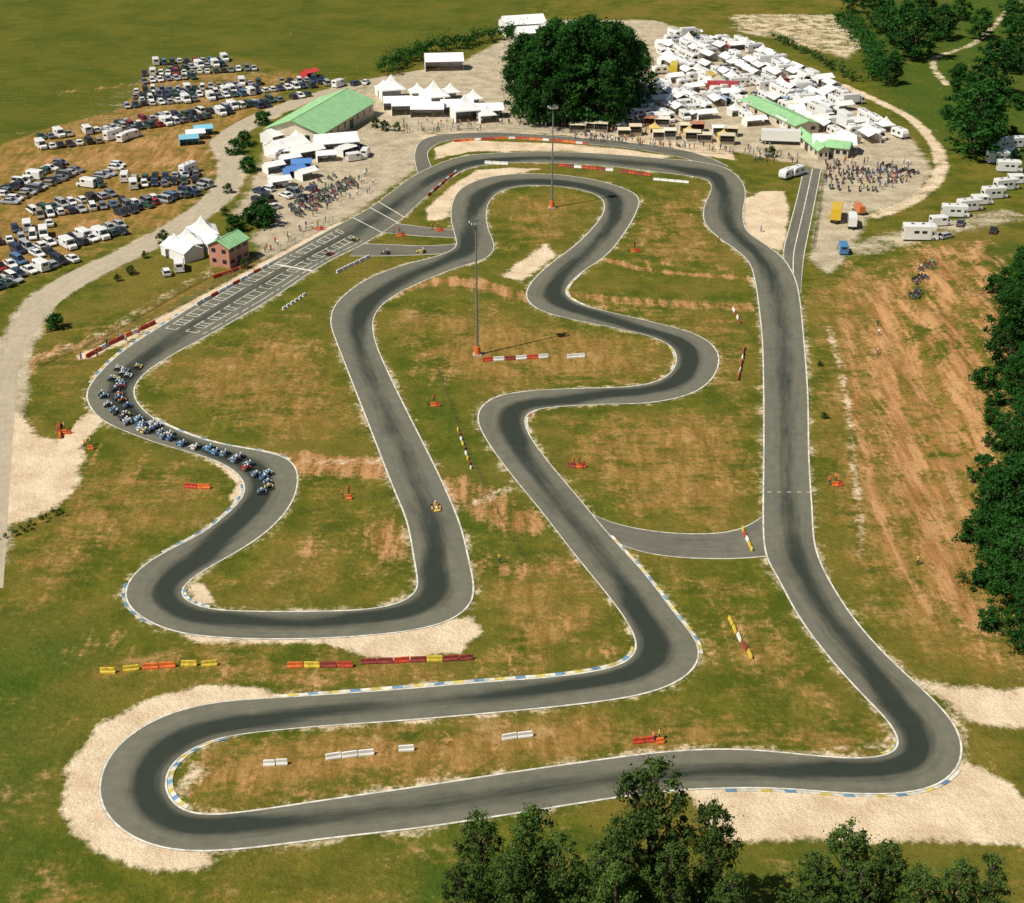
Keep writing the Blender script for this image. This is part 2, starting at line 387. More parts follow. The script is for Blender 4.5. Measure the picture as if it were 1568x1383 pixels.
path(E,[(445,705),(510,716),(580,715)],8,.7)
path(E,[(700,745),(740,770),(800,800)],9,.6,2)
path(E,[(730,860),(800,880),(860,870)],7,.55,3)
path(E,[(40,250),(120,240),(230,232)],8,.6,4)
path(E,[(120,350),(200,320),(330,262)],6,.6,4)
path(E,[(20,590),(60,545),(150,520)],4,.7,2)
path(E,[(100,140),(200,130),(230,118)],8,.4,4)
reg(E,[(40,235),(330,190),(340,250),(250,262),(120,262),(30,270)],.48,6)
for px_ in [[(730,440),(800,470),(700,480)],[(640,540),(700,560),(650,580)],[(780,600),(840,560),(1000,560)],[(900,680),(1040,660),(1130,700)],[(980,760),(1100,740)],[(880,960),(940,990)],[(1180,930),(1230,1020),(1300,1110)],[(1100,900),(1120,1000)],[(350,1190),(600,1150),(900,1125)],[(420,1215),(700,1180)],[(1000,330),(1060,330)],[(780,330),(880,320)],[(300,580),(420,540),(500,540)],[(330,640),(480,620)],[(200,780),(120,850)],[(160,690),(260,710)],[(150,990),(430,1040),(800,1030)],[(860,460),(960,475)],[(1010,400),(1120,410)],[(500,830),(420,900)],[(590,400),(700,440)]]:
    path(E,px_,rng.uniform(3,7),.36,4)
Dk='dry'
for pl,v in (([(330,1140),(900,1095),(1370,1130),(1340,1155),(1100,1140),(900,1160),(400,1230),(310,1235),(290,1190)],1.0),
 ([(850,640),(1150,625),(1160,770),(1100,805),(950,790),(900,740)],.74),([(720,480),(900,500),(1020,540),(1000,580),(760,595),(650,560)],.78),
 ([(260,560),(450,480),(520,560),(560,660),(450,680),(260,620)],.66),([(730,850),(870,860),(950,960),(960,1010),(760,1020),(740,900)],.68),
 ([(990,300),(1080,290),(1080,350),(1140,400),(990,410),(960,380)],.62),([(770,295),(900,295),(900,340),(840,400),(760,370)],.56),
 ([(1010,860),(1170,870),(1260,1000),(1340,1090),(1150,1100),(1090,1000)],.48),([(0,200),(230,110),(480,110),(340,220),(300,330),(100,400),(-60,480),(-60,220)],.78),
 ([(1240,430),(1330,400),(1450,560),(1600,760),(1600,1040),(1420,1030),(1300,880),(1250,760)],.66),([(100,700),(330,720),(340,770),(180,860),(40,960),(20,850)],.58),
 ([(330,890),(600,750),(625,860),(600,920),(350,925)],.38),([(0,1090),(140,1080),(60,1300),(500,1320),(900,1270),(1150,1310),(1600,1310),(1600,1420),(0,1420)],.32),
 ([(300,990),(940,1030),(700,1045),(430,1060),(250,1045),(150,1020)],.75),([(60,540),(210,460),(480,340),(560,330),(260,490),(150,560),(60,640)],.55),
 ([(590,470),(780,470),(800,560),(640,560)],.62),([(440,700),(590,720),(610,790),(480,860),(400,850)],.35),([(870,470),(1150,470),(1165,600),(1100,620)],.46)):
    reg(Dk,pl,v,6)
reg('field',[(-300,-90),(830,-90),(800,30),(640,70),(585,105),(500,122),(350,82),(235,95),(190,165),(60,200),(-300,330)],1,3)
reg('field',[(1130,40),(1200,80),(1300,120),(1340,100),(1300,90),(1180,58)],.9,2)
reg('lush',[(1330,-30),(1600,-30),(1600,260),(1440,230),(1380,170),(1330,120)],.9,5)
reg('lush',[(30,960),(150,975),(100,1040),(30,1040)],1,6)
reg('lush',[(-50,960),(40,950),(90,1080),(60,1250),(80,1400),(-50,1400)],.9,8)
reg('lush',[(640,560),(700,640),(760,740),(740,850),(700,720)],.5,4)
reg('lush',[(600,1300),(1500,1320),(1500,1420),(600,1420)],.7,4)
reg('lush',[(1500,380),(1600,380),(1600,1000),(1540,980)],.6,6)
q=np.concatenate([Lp,Rp])
sel=np.where((PX>-180)&(PX<180)&(PY>60)&(PY<480))[0]
dm=np.full(sel.shape,1e9)
for i in range(0,len(q),60):
    b=q[i:i+60]; lo=b.min(0)-6;hi=b.max(0)+6
    s=np.where((PX[sel]>lo[0])&(PX[sel]<hi[0])&(PY[sel]>lo[1])&(PY[sel]<hi[1]))[0]
    if len(s):
        d=np.hypot(PX[sel][s][:,None]-b[:,0],PY[sel][s][:,None]-b[:,1]).min(1); dm[s]=np.minimum(dm[s],d)
v=np.clip(1-dm/3.0,0,1)*.58; att['sand'][sel]=np.maximum(att['sand'][sel],v)
# eroded embankment relief (ridges running along the slope)
wob=3*np.sin(PY*.045)+1.5*np.sin(PY*.13+1)
ridg=np.sin((PX+wob)*1.0)*.45+np.sin((PX+wob)*.47+1.3)*.7+np.sin(PX*2.1+PY*.35)*.25+np.sin(PY*.5+PX*.2)*.2
msk=np.clip(att['earth']*1.3,0,1)*sst((PX-66-.3*np.maximum(0,PY-255))/10)*sst((PY-180)/20)*sst((335-PY)/40)
PZ=bank(PX,PY)+msk*(ridg*.4)
ny,nx=X.shape
idx=np.arange(nx*ny).reshape(ny,nx)
F=np.stack([idx[:-1,:-1],idx[:-1,1:],idx[1:,1:],idx[1:,:-1]],-1).reshape(-1,4)
me=bpy.data.meshes.new('ground')
me.vertices.add(nx*ny); me.vertices.foreach_set('co',np.stack([PX,PY,PZ],1).astype(np.float32).ravel())
me.loops.add(len(F)*4); me.loops.foreach_set('vertex_index',F.astype(np.int32).ravel())
me.polygons.add(len(F)); me.polygons.foreach_set('loop_start',np.arange(0,len(F)*4,4,dtype=np.int32))
me.polygons.foreach_set('use_smooth',np.ones(len(F),dtype=bool))
me.update(calc_edges=True)
for k_,v_ in att.items():
    a=me.attributes.new(k_,'FLOAT','POINT'); a.data.foreach_set('value',v_.astype(np.float32))
m,nt,b=newmat('ground_cover')
g=N(nt,'ShaderNodeNewGeometry'); P=g.outputs['Position']
n1=noise(nt,P,.045,5,.6); n2=noise(nt,P,.2,6,.65); n3=noise(nt,P,1.1,5,.7); n4=noise(nt,P,4.5,3,.75)
def mapped(scale,rz):
    mp=N(nt,'ShaderNodeMapping'); L(nt,P,mp.inputs[0]); mp.inputs['Scale'].default_value=scale; mp.inputs['Rotation'].default_value=(0,0,rz); return mp.outputs[0]
ns=noise(nt,mapped((.5,.09,1),.5),1.2,5,.6)
ns2=noise(nt,mapped((.12,.6,1),-.25),1.,5,.65)
ns3=noise(nt,mapped((.45,.06,1),.06),1.,6,.65)
nb=noise(nt,P,.11,6,.72)
def A(k):
    a=N(nt,'ShaderNodeAttribute'); a.attribute_name=k; return a.outputs['Fac']
jit=math_(nt,'ADD',math_(nt,'MULTIPLY',math_(nt,'SUBTRACT',n2,.5),1.3),math_(nt,'MULTIPLY',math_(nt,'SUBTRACT',n3,.5),1.1))
def M_(k,lo,hi,am=1.,extra=None):
    s=math_(nt,'ADD',A(k),math_(nt,'MULTIPLY',jit,am))
    if extra is not None: s=math_(nt,'ADD',s,extra)
    return ramp(nt,s,lo,hi)
gr=mix(nt,ramp(nt,n2,.35,.65),(.060,.088,.007),(.135,.138,.015))
gr=mix(nt,ramp(nt,n1,.42,.64,0,.75),gr,(.190,.145,.028))
gr=mix(nt,ramp(nt,ns2,.5,.75,0,.5),gr,(.045,.075,.006))
gr=mix(nt,math_(nt,'MULTIPLY',A('lush'),.85),gr,mix(nt,n3,(.018,.070,.006),(.055,.115,.012)))
dryc=mix(nt,ramp(nt,ns,.3,.7),(.215,.125,.028),(.39,.23,.075))
dryc=mix(nt,ramp(nt,nb,.56,.68,0,.75),dryc,(.47,.31,.14))
dj=math_(nt,'ADD',math_(nt,'MULTIPLY',math_(nt,'SUBTRACT',ns2,.5),1.3),math_(nt,'ADD',jit,math_(nt,'MULTIPLY',math_(nt,'SUBTRACT',nb,.5),1.6)))
df=ramp(nt,math_(nt,'ADD',A('dry'),dj),.24,.94,.04,.92)
c=mix(nt,df,gr,dryc)
fc=mix(nt,ramp(nt,n1,.3,.7),(.062,.090,.008),(.120,.125,.015))
fc=mix(nt,ramp(nt,ns2,.45,.7,0,.6),fc,(.17,.14,.03))
c=mix(nt,M_('field',.35,.65,.4),c,fc)
er=math_(nt,'MULTIPLY',math_(nt,'SUBTRACT',ns3,.5),1.5)
c=mix(nt,M_('earth',.28,.78,1.0,er),c,mix(nt,ramp(nt,ns3,.35,.65),(.29,.130,.042),(.50,.285,.125)))
c=mix(nt,M_('gravel',.35,.75,.6),c,mix(nt,ramp(nt,n2,.3,.7),(.36,.30,.20),(.56,.48,.35)))
c=mix(nt,1.,c,mix(nt,n3,(.58,.58,.58),(1.42,1.42,1.42)),'MULTIPLY')
sa=mix(nt,ramp(nt,n2,.3,.7),(.60,.46,.30),(.78,.65,.47))
sa=mix(nt,1.,sa,mix(nt,n3,(.84,.83,.82),(1.12,1.12,1.12)),'MULTIPLY')
c=mix(nt,M_('sand',.40,.75,.75),c,sa)
c=mix(nt,1.,c,mix(nt,ramp(nt,n4,.25,.75),(.74,.74,.74),(1.26,1.26,1.26)),'MULTIPLY')
L(nt,c,b.inputs['Base Color']); b.inputs['Roughness'].default_value=1.; b.inputs['Specular IOR Level'].default_value=.1
bp=N(nt,'ShaderNodeBump'); bp.inputs['Distance'].default_value=.45; bp.inputs['Strength'].default_value=.75
L(nt,math_(nt,'ADD',n3,n2),bp.inputs['Height']); L(nt,bp.outputs[0],b.inputs['Normal'])
me.materials.append(m); obj('ground',me)
# ---------------------------------------------------------------- trees
def leaves(cent,rad_,cnt,size,flat=1.):
    out=[]
    for c,r in zip(cent,rad_):
        k_=max(8,int(cnt*rng.uniform(.6,1.4)))
        d=rng.normal(size=(k_,3)); d/=np.linalg.norm(d,axis=1,keepdims=True)
        ax=np.array([rng.uniform(.8,1.4),rng.uniform(.8,1.4),flat*rng.uniform(.7,1.3)])
        rr=r*np.abs(rng.normal(size=(k_,1)))*.62; p=c+d*rr*ax
        nrm=d+rng.normal(size=(k_,3))*.8+np.array([0,0,.4]); nrm/=np.linalg.norm(nrm,axis=1,keepdims=True)
        t=np.cross(nrm,rng.normal(size=(k_,3))); t/=np.linalg.norm(t,axis=1,keepdims=True)+1e-9
        w=np.cross(nrm,t); s=size*(.6+.8*rng.random((k_,1)))
        out.append(np.stack([p-t*s,p-w*s*.6,p+t*s,p+w*s*.6],1))
    return np.concatenate(out).reshape(-1,3)
def treemesh(name,h,cr_,base,ncl,cnt,size,lm,cl=.28,poplar=False):
    mb=MB(); lean=rng.normal(size=2)*.02*h
    mb.cyl((0,0,-.2),(lean[0]*.5,lean[1]*.5,h*.45),h*.018,h*.012,8,0)
    mb.cyl((lean[0]*.5,lean[1]*.5,h*.45),(lean[0],lean[1],h*.93),h*.012,h*.003,6,0)
    cent=[];rr=[]; ph=rng.random()*6
    for i in range(ncl):
        z=rng.random()**(.8 if not poplar else .9)
        prof=math.sin(math.pi*min(1,z*.84+.16))**.55 if not poplar else (min(1,.45+z*1.6))*(1-z)**.38
        th=rng.random()*6.283; r=cr_*prof*(.25+.75*rng.random()**.6)*(1+.28*math.sin(th*2+ph+z*4))
        cz=h*base+(h*(1-base))*z*.96
        cent.append(np.array([r*math.cos(th)+lean[0]*z,r*math.sin(th)+lean[1]*z,cz])); rr.append(cr_*cl*(.5+.9*rng.random())*(1-.35*z))
        if i%3==0:
            z0=max(h*.15,cz-r*.9-1); mb.cyl((lean[0]*z*.6,lean[1]*z*.6,z0),tuple(cent[-1]),h*.006,h*.0015,5,0)
    V=leaves(cent,rr,cnt,size,.8); b=len(mb.v)
    vs=mb.v+[tuple(x) for x in V.tolist()]
    q=len(V)//4
    fs=mb.f+[(b+4*i,b+4*i+1,b+4*i+2,b+4*i+3) for i in range(q)]
    me=bpy.data.meshes.new(name); me.from_pydata(vs,[],fs); me.materials.append(M_wood); me.materials.append(lm)
    me.polygons.foreach_set('material_index',mb.m+[1]*q); me.update(); return me
big=[treemesh('broadleaf_tree',26,8.0,.08,170,110,.36,M_leafD,cl=.24) for _ in range(3)]
med=[treemesh('broadleaf_tree',12,4.2,.1,80,90,.26,M_leafD,cl=.26) for _ in range(3)]
near=[treemesh('ash_tree',20,4.8,.12,170,110,.16,M_leafL,cl=.18,poplar=True) for _ in range(4)]
shr=[treemesh('shrub',3,1.7,.05,30,60,.18,M_leafL,cl=.36) for _ in range(2)]
shrd=[treemesh('shrub',4,2.6,.05,34,80,.24,M_leafD,cl=.36) for _ in range(2)]
def tree(kind,base_h,px,py,ty=None,h=None,name='broadleaf_tree',wide=1.):
    if h is None: h=hgt(px,py,ty)
    s=h/base_h; o=at(name,random.choice(kind),px,py,random.random()*6.28,(s*wide,s*wide,s)); return o
for px,py,ty in [(800,178,50),(835,188,38),(880,190,28),(925,185,30),(958,172,40),(850,160,25),(900,160,22),(940,150,30),(800,150,50),(978,158,60),(865,195,70),(905,175,25),(815,190,75),(930,195,90)]:
    tree(big,26,px,py,ty,wide=.92)
# foreground trees
for px,py,ty,w in [(985,1440,1155,.9),(955,1465,1235,.9),(1072,1455,1222,.8),(1020,1480,1290,.9),(742,1450,1240,.8),(812,1450,1226,.8),(850,1480,1270,.8),(780,1500,1300,.9),(905,1490,1290,.9),(1268,1465,1252,.95),(1235,1490,1300,.9),(1328,1480,1287,.85),(1390,1500,1325,.9),(1440,1500,1318,.9),(1488,1495,1306,.85),(1110,1510,1335,.9),(710,1510,1320,.8),(1300,1510,1320,.9),(930,1520,1320,1)]:
    tree(near,20,px,py,ty,name='ash_tree',wide=w)
for _ in range(14):
    tree(shr,3,random.uniform(690,1120),random.uniform(1365,1385),h=random.uniform(1.5,3),name='shrub')
# right side woods
for px,py,ty in [(1548,500,400),(1560,560,410),(1538,590,460),(1590,470,380),(1600,600,420),(1555,650,545),(1545,820,695),(1525,860,725),(1575,880,680),(1560,945,800),(1600,820,640),(1512,800,715),(1590,740,600),(1580,1000,860),(1535,900,790),(1565,720,610)]:
    tree(big,26,px,py,ty,wide=.95)
for px,py,h in [(1505,610,4),(1520,640,3),(1490,830,4),(1500,900,3.5),(1520,470,4),(1530,700,4),(1510,960,3),(1515,670,3.5),(1505,740,4)]:
    tree(shrd,4,px,py,h=h,name='shrub')
for px,py,ty in [(1490,240,130),(1505,215,120),(1480,200,125),(1520,150,60),(1400,90,10),(1380,70,0),(1440,60,5),(1360,130,85),(1350,50,5),(1340,30,-10),(1500,60,10),(1550,40,0),(1415,40,-15),(1470,30,-10),(1540,110,60),(1560,80,20),(1320,10,-30),(1300,20,-15)]:
    tree(med,12,px,py,ty,wide=1.25)
for _ in range(40):
    px=random.uniform(1340,1580);py=random.uniform(0,250)
    if py>100 and px<1400+(py-120)*.8: continue
    tree(shrd,4,px,py,h=random.uniform(2,5),name='shrub')
for px,py,s in [(87,503,3.2),(200,420,2.),(222,395,1.6),(375,222,4),(362,235,4),(380,262,4),(400,335,5),(385,345,4.5),(410,345,5),(250,372,3.),(375,410,2.),(360,355,4),(180,430,1.5),(345,330,2.2),(405,190,4),(575,195,3),(590,200,3),(608,200,2.5),(350,295,2.5),(1060,60,3),(1180,240,3),(1255,560,1),(1262,640,1.2)]:
    tree(shrd if s>3 else shr,4 if s>3 else 3,px,py,h=s,name='shrub')
def hedge(px,w,h,dens,size,lm,name='hedge'):
    P=cr(UU(px),False,1.6,1)[0]; cent=[];rr=[]
    for p in P:
        for _ in range(dens):
            cent.append(np.array([p[0]+rng.normal()*w*.3,p[1]+rng.normal()*w*.3,h*(.3+.4*rng.random())])); rr.append(h*.42*(.6+.7*rng.random()))
    V=leaves(cent,rr,60,size); V[:,2]=np.maximum(V[:,2],.02); q=len(V)//4
    me=bpy.data.meshes.new(name); me.from_pydata(V.tolist(),[],[(4*i,4*i+1,4*i+2,4*i+3) for i in range(q)]); me.materials.append(lm); obj(name,me)
hedge([(588,112),(620,98),(650,85),(690,75),(740,66),(795,56)],6,6,3,.35,M_leafD)
hedge([(-30,838),(20,822),(60,800),(92,788)],1.6,1.6,2,.14,M_leafL)
hedge([(1190,60),(1250,90),(1310,125)],4,2.5,2,.3,M_leafL)
hedge([(1290,35),(1330,75),(1345,125)],7,6,3,.35,M_leafD)
# ---------------------------------------------------------------- vehicles
PM=[M_paint,M_glass,M_tyre,M_hub,M_lw,M_lr,M_dark]
def ring(x,w,z0,z1): return [(x,-w*.9,z0),(x,w*.9,z0),(x,w,(z0+z1)/2),(x,w*.93,z1),(x,-w*.93,z1),(x,-w,(z0+z1)/2)]
def wheels(mb,xs,y,r,wd_=.22):
    for x in xs:
        for s in(-1,1):
            mb.cyl((x,s*(y-wd_),r),(x,s*y,r),r,r,14,2); mb.cyl((x,s*y,r),(x,s*(y+.015),r),r*.6,r*.55,10,3)
def carmesh(kind):
    mb=MB()
    if kind=='hatch': st=[(-1.95,.76,.36,.78),(-1.86,.84,.26,.9),(-1.0,.87,.22,.94),(.7,.87,.22,.92),(1.3,.86,.22,.86),(1.8,.83,.25,.74),(1.98,.72,.35,.6)];g=(-1.88,1.15,-1.55,.35,1.44)
    elif kind=='sedan': st=[(-2.25,.76,.36,.82),(-2.15,.84,.26,.92),(-1.2,.88,.22,.95),(.8,.88,.22,.93),(1.5,.87,.22,.86),(2.1,.83,.25,.74),(2.27,.72,.35,.6)];g=(-1.65,1.15,-1.0,.35,1.40)
    else: st=[(-2.35,.78,.36,.9),(-2.28,.86,.26,1.0),(-1.2,.9,.22,1.05),(1.0,.9,.22,1.03),(1.7,.88,.22,.95),(2.2,.84,.25,.8),(2.32,.74,.35,.62)];g=(-2.3,1.6,-2.15,.75,1.85)
    mb.loft([ring(*s) for s in st],0)
    x0,x1,t0,t1,zt=g; zb=st[2][3]-.03; w0=.80;w1=.62
    vs=[(x0,-w0,zb),(x1,-w0,zb),(x1,w0,zb),(x0,w0,zb),(t0,-w1,zt-.05),(t1,-w1,zt-.05),(t1,w1,zt-.05),(t0,w1,zt-.05)]
    mb.add(vs,[(0,1,5,4),(1,2,6,5),(2,3,7,6),(3,0,4,7)],1)
    rf=lambda x,w,z:[(x,-w,z-.05),(x,w,z-.05),(x,w*.9,z),(x,-w*.9,z)]
    mb.loft([rf(t0-.06,w1*.97,zt-.01),rf(t0+.1,w1+.03,zt+.01),((rf((t0+t1)/2,w1+.04,zt+.04))),rf(t1-.1,w1+.03,zt+.01),rf(t1+.05,w1*.97,zt-.02)],0)
    for s in(-1,1):
        for xa,xb in((x0+.02,t0),((x0+x1)/2-.1,(t0+t1)/2-.05),(x1-.03,t1)):
            mb.cyl((xa,s*(w0+.01),zb),(xb,s*(w1+.02),zt-.03),.045,.04,4,0)
        mb.box((x1-.35,s*.95,zb-.02),(.12,.16,.12),6)
        mb.box((st[-1][0]-.12,s*.58,.58),(.16,.28,.13),4); mb.box((st[0][0]+.02,s*.62,.68),(.12,.2,.16),5)
    mb.box((st[-1][0]-.04,0,.34),(.1,1.2,.12),6)
    wheels(mb,(st[0][0]+.72,st[-1][0]-.78),.88,.31)
    return mb.build('car_'+kind,PM)
CARS=[carmesh('hatch'),carmesh('hatch'),carmesh('sedan'),carmesh('mpv')]
def vanmesh(L_,Hh,camper):
    mb=MB(); x0=-L_/2;x1=L_/2
    R=lambda x,w,z0,z1:[(x,-w,z0),(x,w,z0),(x,w,z1-.2),(x,w*.88,z1),(x,-w*.88,z1),(x,-w,z1-.2)]
    mb.loft([R(x0,.98,.35,Hh-.08),R(x0+.08,1.02,.3,Hh),R(x1-1.7,1.02,.3,Hh),R(x1-1.35,.98,.3,Hh-.06)],0)
    if camper: mb.loft([R(x1-1.35,1.0,Hh-1.0,Hh-.03),R(x1-.7,.98,Hh-.85,Hh-.1),R(x1-.45,.9,Hh-.7,Hh-.25)],0)
    cz=min(Hh,2.0)
    mb.loft([[(x1-1.4,-.95,.3),(x1-1.4,.95,.3),(x1-1.4,.85,cz),(x1-1.4,-.85,cz)],[(x1-.75,-.95,.3),(x1-.75,.95,.3),(x1-.8,.9,1.3),(x1-.8,-.9,1.3)],[(x1-.05,-.9,.35),(x1-.05,.9,.35),(x1-.1,.85,1.0),(x1-.1,-.85,1.0)]],0)
    mb.add([(x1-.78,-.86,1.32),(x1-.78,.86,1.32),(x1-1.36,.78,cz-.03),(x1-1.36,-.78,cz-.03)],[(0,1,2,3)],1)
    for s in(-1,1):
        mb.box((x1-1.15,s*.955,1.28),(.6,.03,.42),1,(.6,1),(-.08,0))
        for wx in ((-.9,.5) if camper else (.3,)):
            mb.box((wx,s*1.025,1.45),(.9,.03,.5),1)
        mb.box((x1-.06,s*.65,.7),(.06,.25,.18),4); mb.box((x0-.01,s*.8,.9),(.05,.15,.3),5)
    mb.box((x0-.01,0,1.5),(.04,1.2,.5),1)
    if camper:
        for x in(-1.6,.3): mb.box((x,0,Hh-.02),(.6,.6,.14),3,(.8,.8))
    wheels(mb,(x0+1.0,x1-.95),1.0,.36)
    return mb.build('van',PM)
VAN=vanmesh(5.2,2.3,False); CAMP=vanmesh(6.4,2.95,True)
def caravan():
    mb=MB()
    pr=[(-2.6,1.0,2.0),(-2.45,.55,2.45),(-1.8,.5,2.6),(1.6,.5,2.6),(2.2,.55,2.4),(2.6,.9,1.7)]
    mb.loft([[(x,-1.1,a),(x,1.1,a),(x,1.1,b-.15),(x,.98,b),(x,-.98,b),(x,-1.1,b-.15)] for x,a,b in pr],0)
    for s in(-1,1):
        for x in(-1.4,.9): mb.box((x,s*1.105,1.3),(1,.03,.6),1)
    mb.box((0,0,2.59),(.6,.6,.12),3,(.8,.8)); mb.cyl((2.4,.3,.5),(3.7,0,.45),.05,.05,6,6);mb.cyl((2.4,-.3,.5),(3.7,0,.45),.05,.05,6,6)
    mb.cyl((3.3,0,0),(3.3,0,.6),.05,.05,6,6)
    wheels(mb,(0,),1.08,.33); return mb.build('caravan',PM)
CARA=caravan()
def truck(Lb):
    mb=MB(); x1=Lb/2+1.2
    mb.box((-.9,0,1.05),(Lb,2.5,2.6),0); mb.box((-.9,0,3.66),(Lb-.1,2.4,.05),0); mb.box((-.5,0,.7),(Lb+1.6,.9,.3),6)
    mb.loft([[(x1-1.5,-1.2,.6),(x1-1.5,1.2,.6),(x1-1.5,1.15,2.8),(x1-1.5,-1.15,2.8)],[(x1-.3,-1.2,.6),(x1-.3,1.2,.6),(x1-.4,1.1,2.7),(x1-.4,-1.1,2.7)],[(x1,-1.15,.6),(x1,1.15,.6),(x1-.05,1.15,1.6),(x1-.05,-1.15,1.6)]],4)
    mb.add([(x1-.03,-1.1,1.65),(x1-.03,1.1,1.65),(x1-.34,1.02,2.6),(x1-.34,-1.02,2.6)],[(0,1,2,3)],1)
    for s in(-1,1): mb.box((x1-.9,s*1.19,1.6),(.8,.04,.7),1)
    wheels(mb,(-Lb/2+.2,-Lb/2+1.4,x1-.9),1.2,.48,.3); return mb.build('box_truck',PM)
TRK=truck(6.5); TRKL=truck(10)
WH=(.88,.88,.86)
PAL=[WH]*7+[(.45,.47,.5)]*4+[(.2,.21,.23)]*3+[(.03,.03,.035)]*4+[(.03,.05,.11)]*3+[(.35,.03,.03)]*1+[(.04,.1,.07)]*2+[(.1,.2,.35),(.35,.3,.2)]
def carw(p,rot,color=None,wh=.08):
    r=random.random()
    if r<wh: m,nm,c=VAN,'parked_van',WH
    else: m,nm,c=random.choice(CARS),'parked_car',random.choice(PAL)
    return obj(nm,m,(p[0],p[1],0),rot,1.06,color or c)
def car(px,py,rot,color=None): return carw(U(px,py),rot,color)
def row(x0,y0,x1,y1,dens=.94,sp=2.6,depth=False,wh=.1):
    a=U(x0,y0);b=U(x1,y1);d=b-a;l=np.linalg.norm(d);d/=l; th=math.atan2(d[1],d[0])+math.pi/2
    for i in range(int(l/sp)+1):
        if random.random()>dens: continue
        p=a+d*(i*sp+random.uniform(-.15,.15))+np.array([-d[1],d[0]])*(random.uniform(-.6,.6)+.8*math.sin(i*.35+x0))
        carw(p,th+random.choice((0,math.pi))+random.uniform(-.09,.09),wh=wh)
for r in [(240,99,352,91),(222,116,400,106),(222,127,300,118),(210,142,500,122),(196,165,500,130),(205,156,395,138),(182,192,480,146),(165,205,430,160),(65,213,215,190),(65,228,160,215),(0,300,105,246,),(20,312,110,262),(130,285,190,252),(50,325,180,298),(60,331,190,312),(192,275,312,268),(205,285,310,276),(190,330,320,282),(195,318,310,296),(25,352,80,345),(-20,372,75,362),(28,386,192,345),(-20,436,120,398),(-20,415,110,380),(-30,455,30,428),(110,376,195,352),(205,150,300,140),(260,108,340,99)]:
    row(*r)
for r in [(385,315,480,290),(395,295,440,278),(430,255,560,225)]: row(*r,dens=.75,wh=.3)
for px,py in [(420,320),(465,305),(255,420),(275,412),(150,285),(495,128),(520,132),(545,130),(560,128)]: car(px,py,random.random()*3)
for i,(px,py) in enumerate([(1408,368),(1440,345),(1462,331),(1484,322),(1503,312),(1522,303),(1540,290),(1558,280),(1528,248),(1545,262),(1550,240),(1555,225),(1535,228)]):
    at('parked_motorhome' if i%3!=1 else 'parked_van',CAMP if i%3!=1 else VAN,px,py,rad(12)+random.uniform(-.3,.3),1.3 if i==0 else 1.05,WH)
at('parked_car',CARS[0],1448,368,.5,1,(.5,.5,.52)); at('parked_car',CARS[2],1520,360,1.2,1,(.03,.03,.03)); at('parked_car',CARS[2],1470,345,1.2,1,(.1,.1,.12))
at('yellow_truck',TRK,1280,335,rad(75),1,(.75,.5,.03)); at('white_truck',TRK,1304,345,rad(80),.8,WH); at('orange_truck',TRK,1314,325,rad(100),.6,(.7,.2,.05))
at('blue_van',VAN,1290,385,rad(85),1,(.08,.25,.5)); at('red_truck',TRKL,1110,142,rad(-5),1.,(.5,.05,.04))
at('yellow_truck',TRK,1032,112,rad(80),1,(.8,.6,.05)); at('white_bus',TRKL,1200,220,rad(-8),1.1,WH)
# ---------------------------------------------------------------- tents
TM=[M_cloth,M_steel,M_white]
def pagoda():
    mb=MB(); rg=[]
    for r,z in((2.6,2.2),(2.5,2.45),(1.6,2.9),(.8,3.7),(.3,4.5),(.05,5.0)): rg.append([(-r,-r,z),(r,-r,z),(r,r,z),(-r,r,z)])
    mb.loft(rg,0)
    for x in(-2.5,2.5):
        for y in(-2.5,2.5): mb.cyl((x,y,0),(x,y,2.3),.05,.05,6,1)
    mb.box((0,2.45,0),(4.8,.04,2.2),0); mb.box((-2.45,0,0),(.04,4.8,2.2),0)
    return mb.build('pagoda_tent',TM)
def gable(l,w,e,r,name='marquee'):
    mb=MB()
    prof=lambda x,k:[(x,-w/2-k,e),(x,-w/4,(e+r)/2-.05),(x,0,r),(x,w/4,(e+r)/2-.05),(x,w/2+k,e),(x,w/2+k,e-.12),(x,0,r-.12),(x,-w/2-k,e-.12)]
    mb.loft([prof(-l/2-.1,.15),prof(-l/4,.15),prof(0,.15),prof(l/4,.15),prof(l/2+.1,.15)],0)
    mb.add([(-l/2,-w/2,0),(-l/2,w/2,0),(-l/2,w/2,e-.1),(-l/2,0,r-.14),(-l/2,-w/2,e-.1)],[(0,4,3,2,1)],0)
    mb.add([(-l/2,w/2,0),(l/2,w/2,0),(l/2,w/2,e-.1),(-l/2,w/2,e-.1)],[(0,1,2,3)],0)
    for i in range(4):
        x=-l/2+.06+(l-.12)*i/3
        for s in(-1,1): mb.cyl((x,s*(w/2-.06),0),(x,s*(w/2-.06),e-.05),.04,.04,6,1)
    return mb.build(name,TM)
PAG=pagoda(); G1=gable(6,4,2.2,3.2); G2=gable(10,6,2.6,4.2); G3=gable(4.5,3,2.1,2.7)
for px,py,s in [(600,150,1.5),(665,162,1.6),(712,182,1.5),(690,150,1.),(640,150,1.),(745,185,1.),(725,160,1.),(588,145,1),(312,372,1.35),(290,385,1.2),(270,388,1.),(455,225,1.),(430,240,1.)]: at('pagoda_tent',PAG,px,py,.3,s,WH)
for px,py,r,s in [(318,378,2.4,.9),(280,392,2.4,.9),(630,172,.1,1.2),(655,176,0,1.),(680,105,.1,1.3),(745,178,.1,1),(610,165,.1,.9),(440,235,.8,1.1),(470,240,.6,.9),(430,215,.8,1.),(515,230,.3,1.2),(700,172,.1,1.),(800,50,.3,1.6),(815,60,.3,1.2),(1275,232,-.1,1.2)]: at('marquee',G2,px,py,r,s,WH)
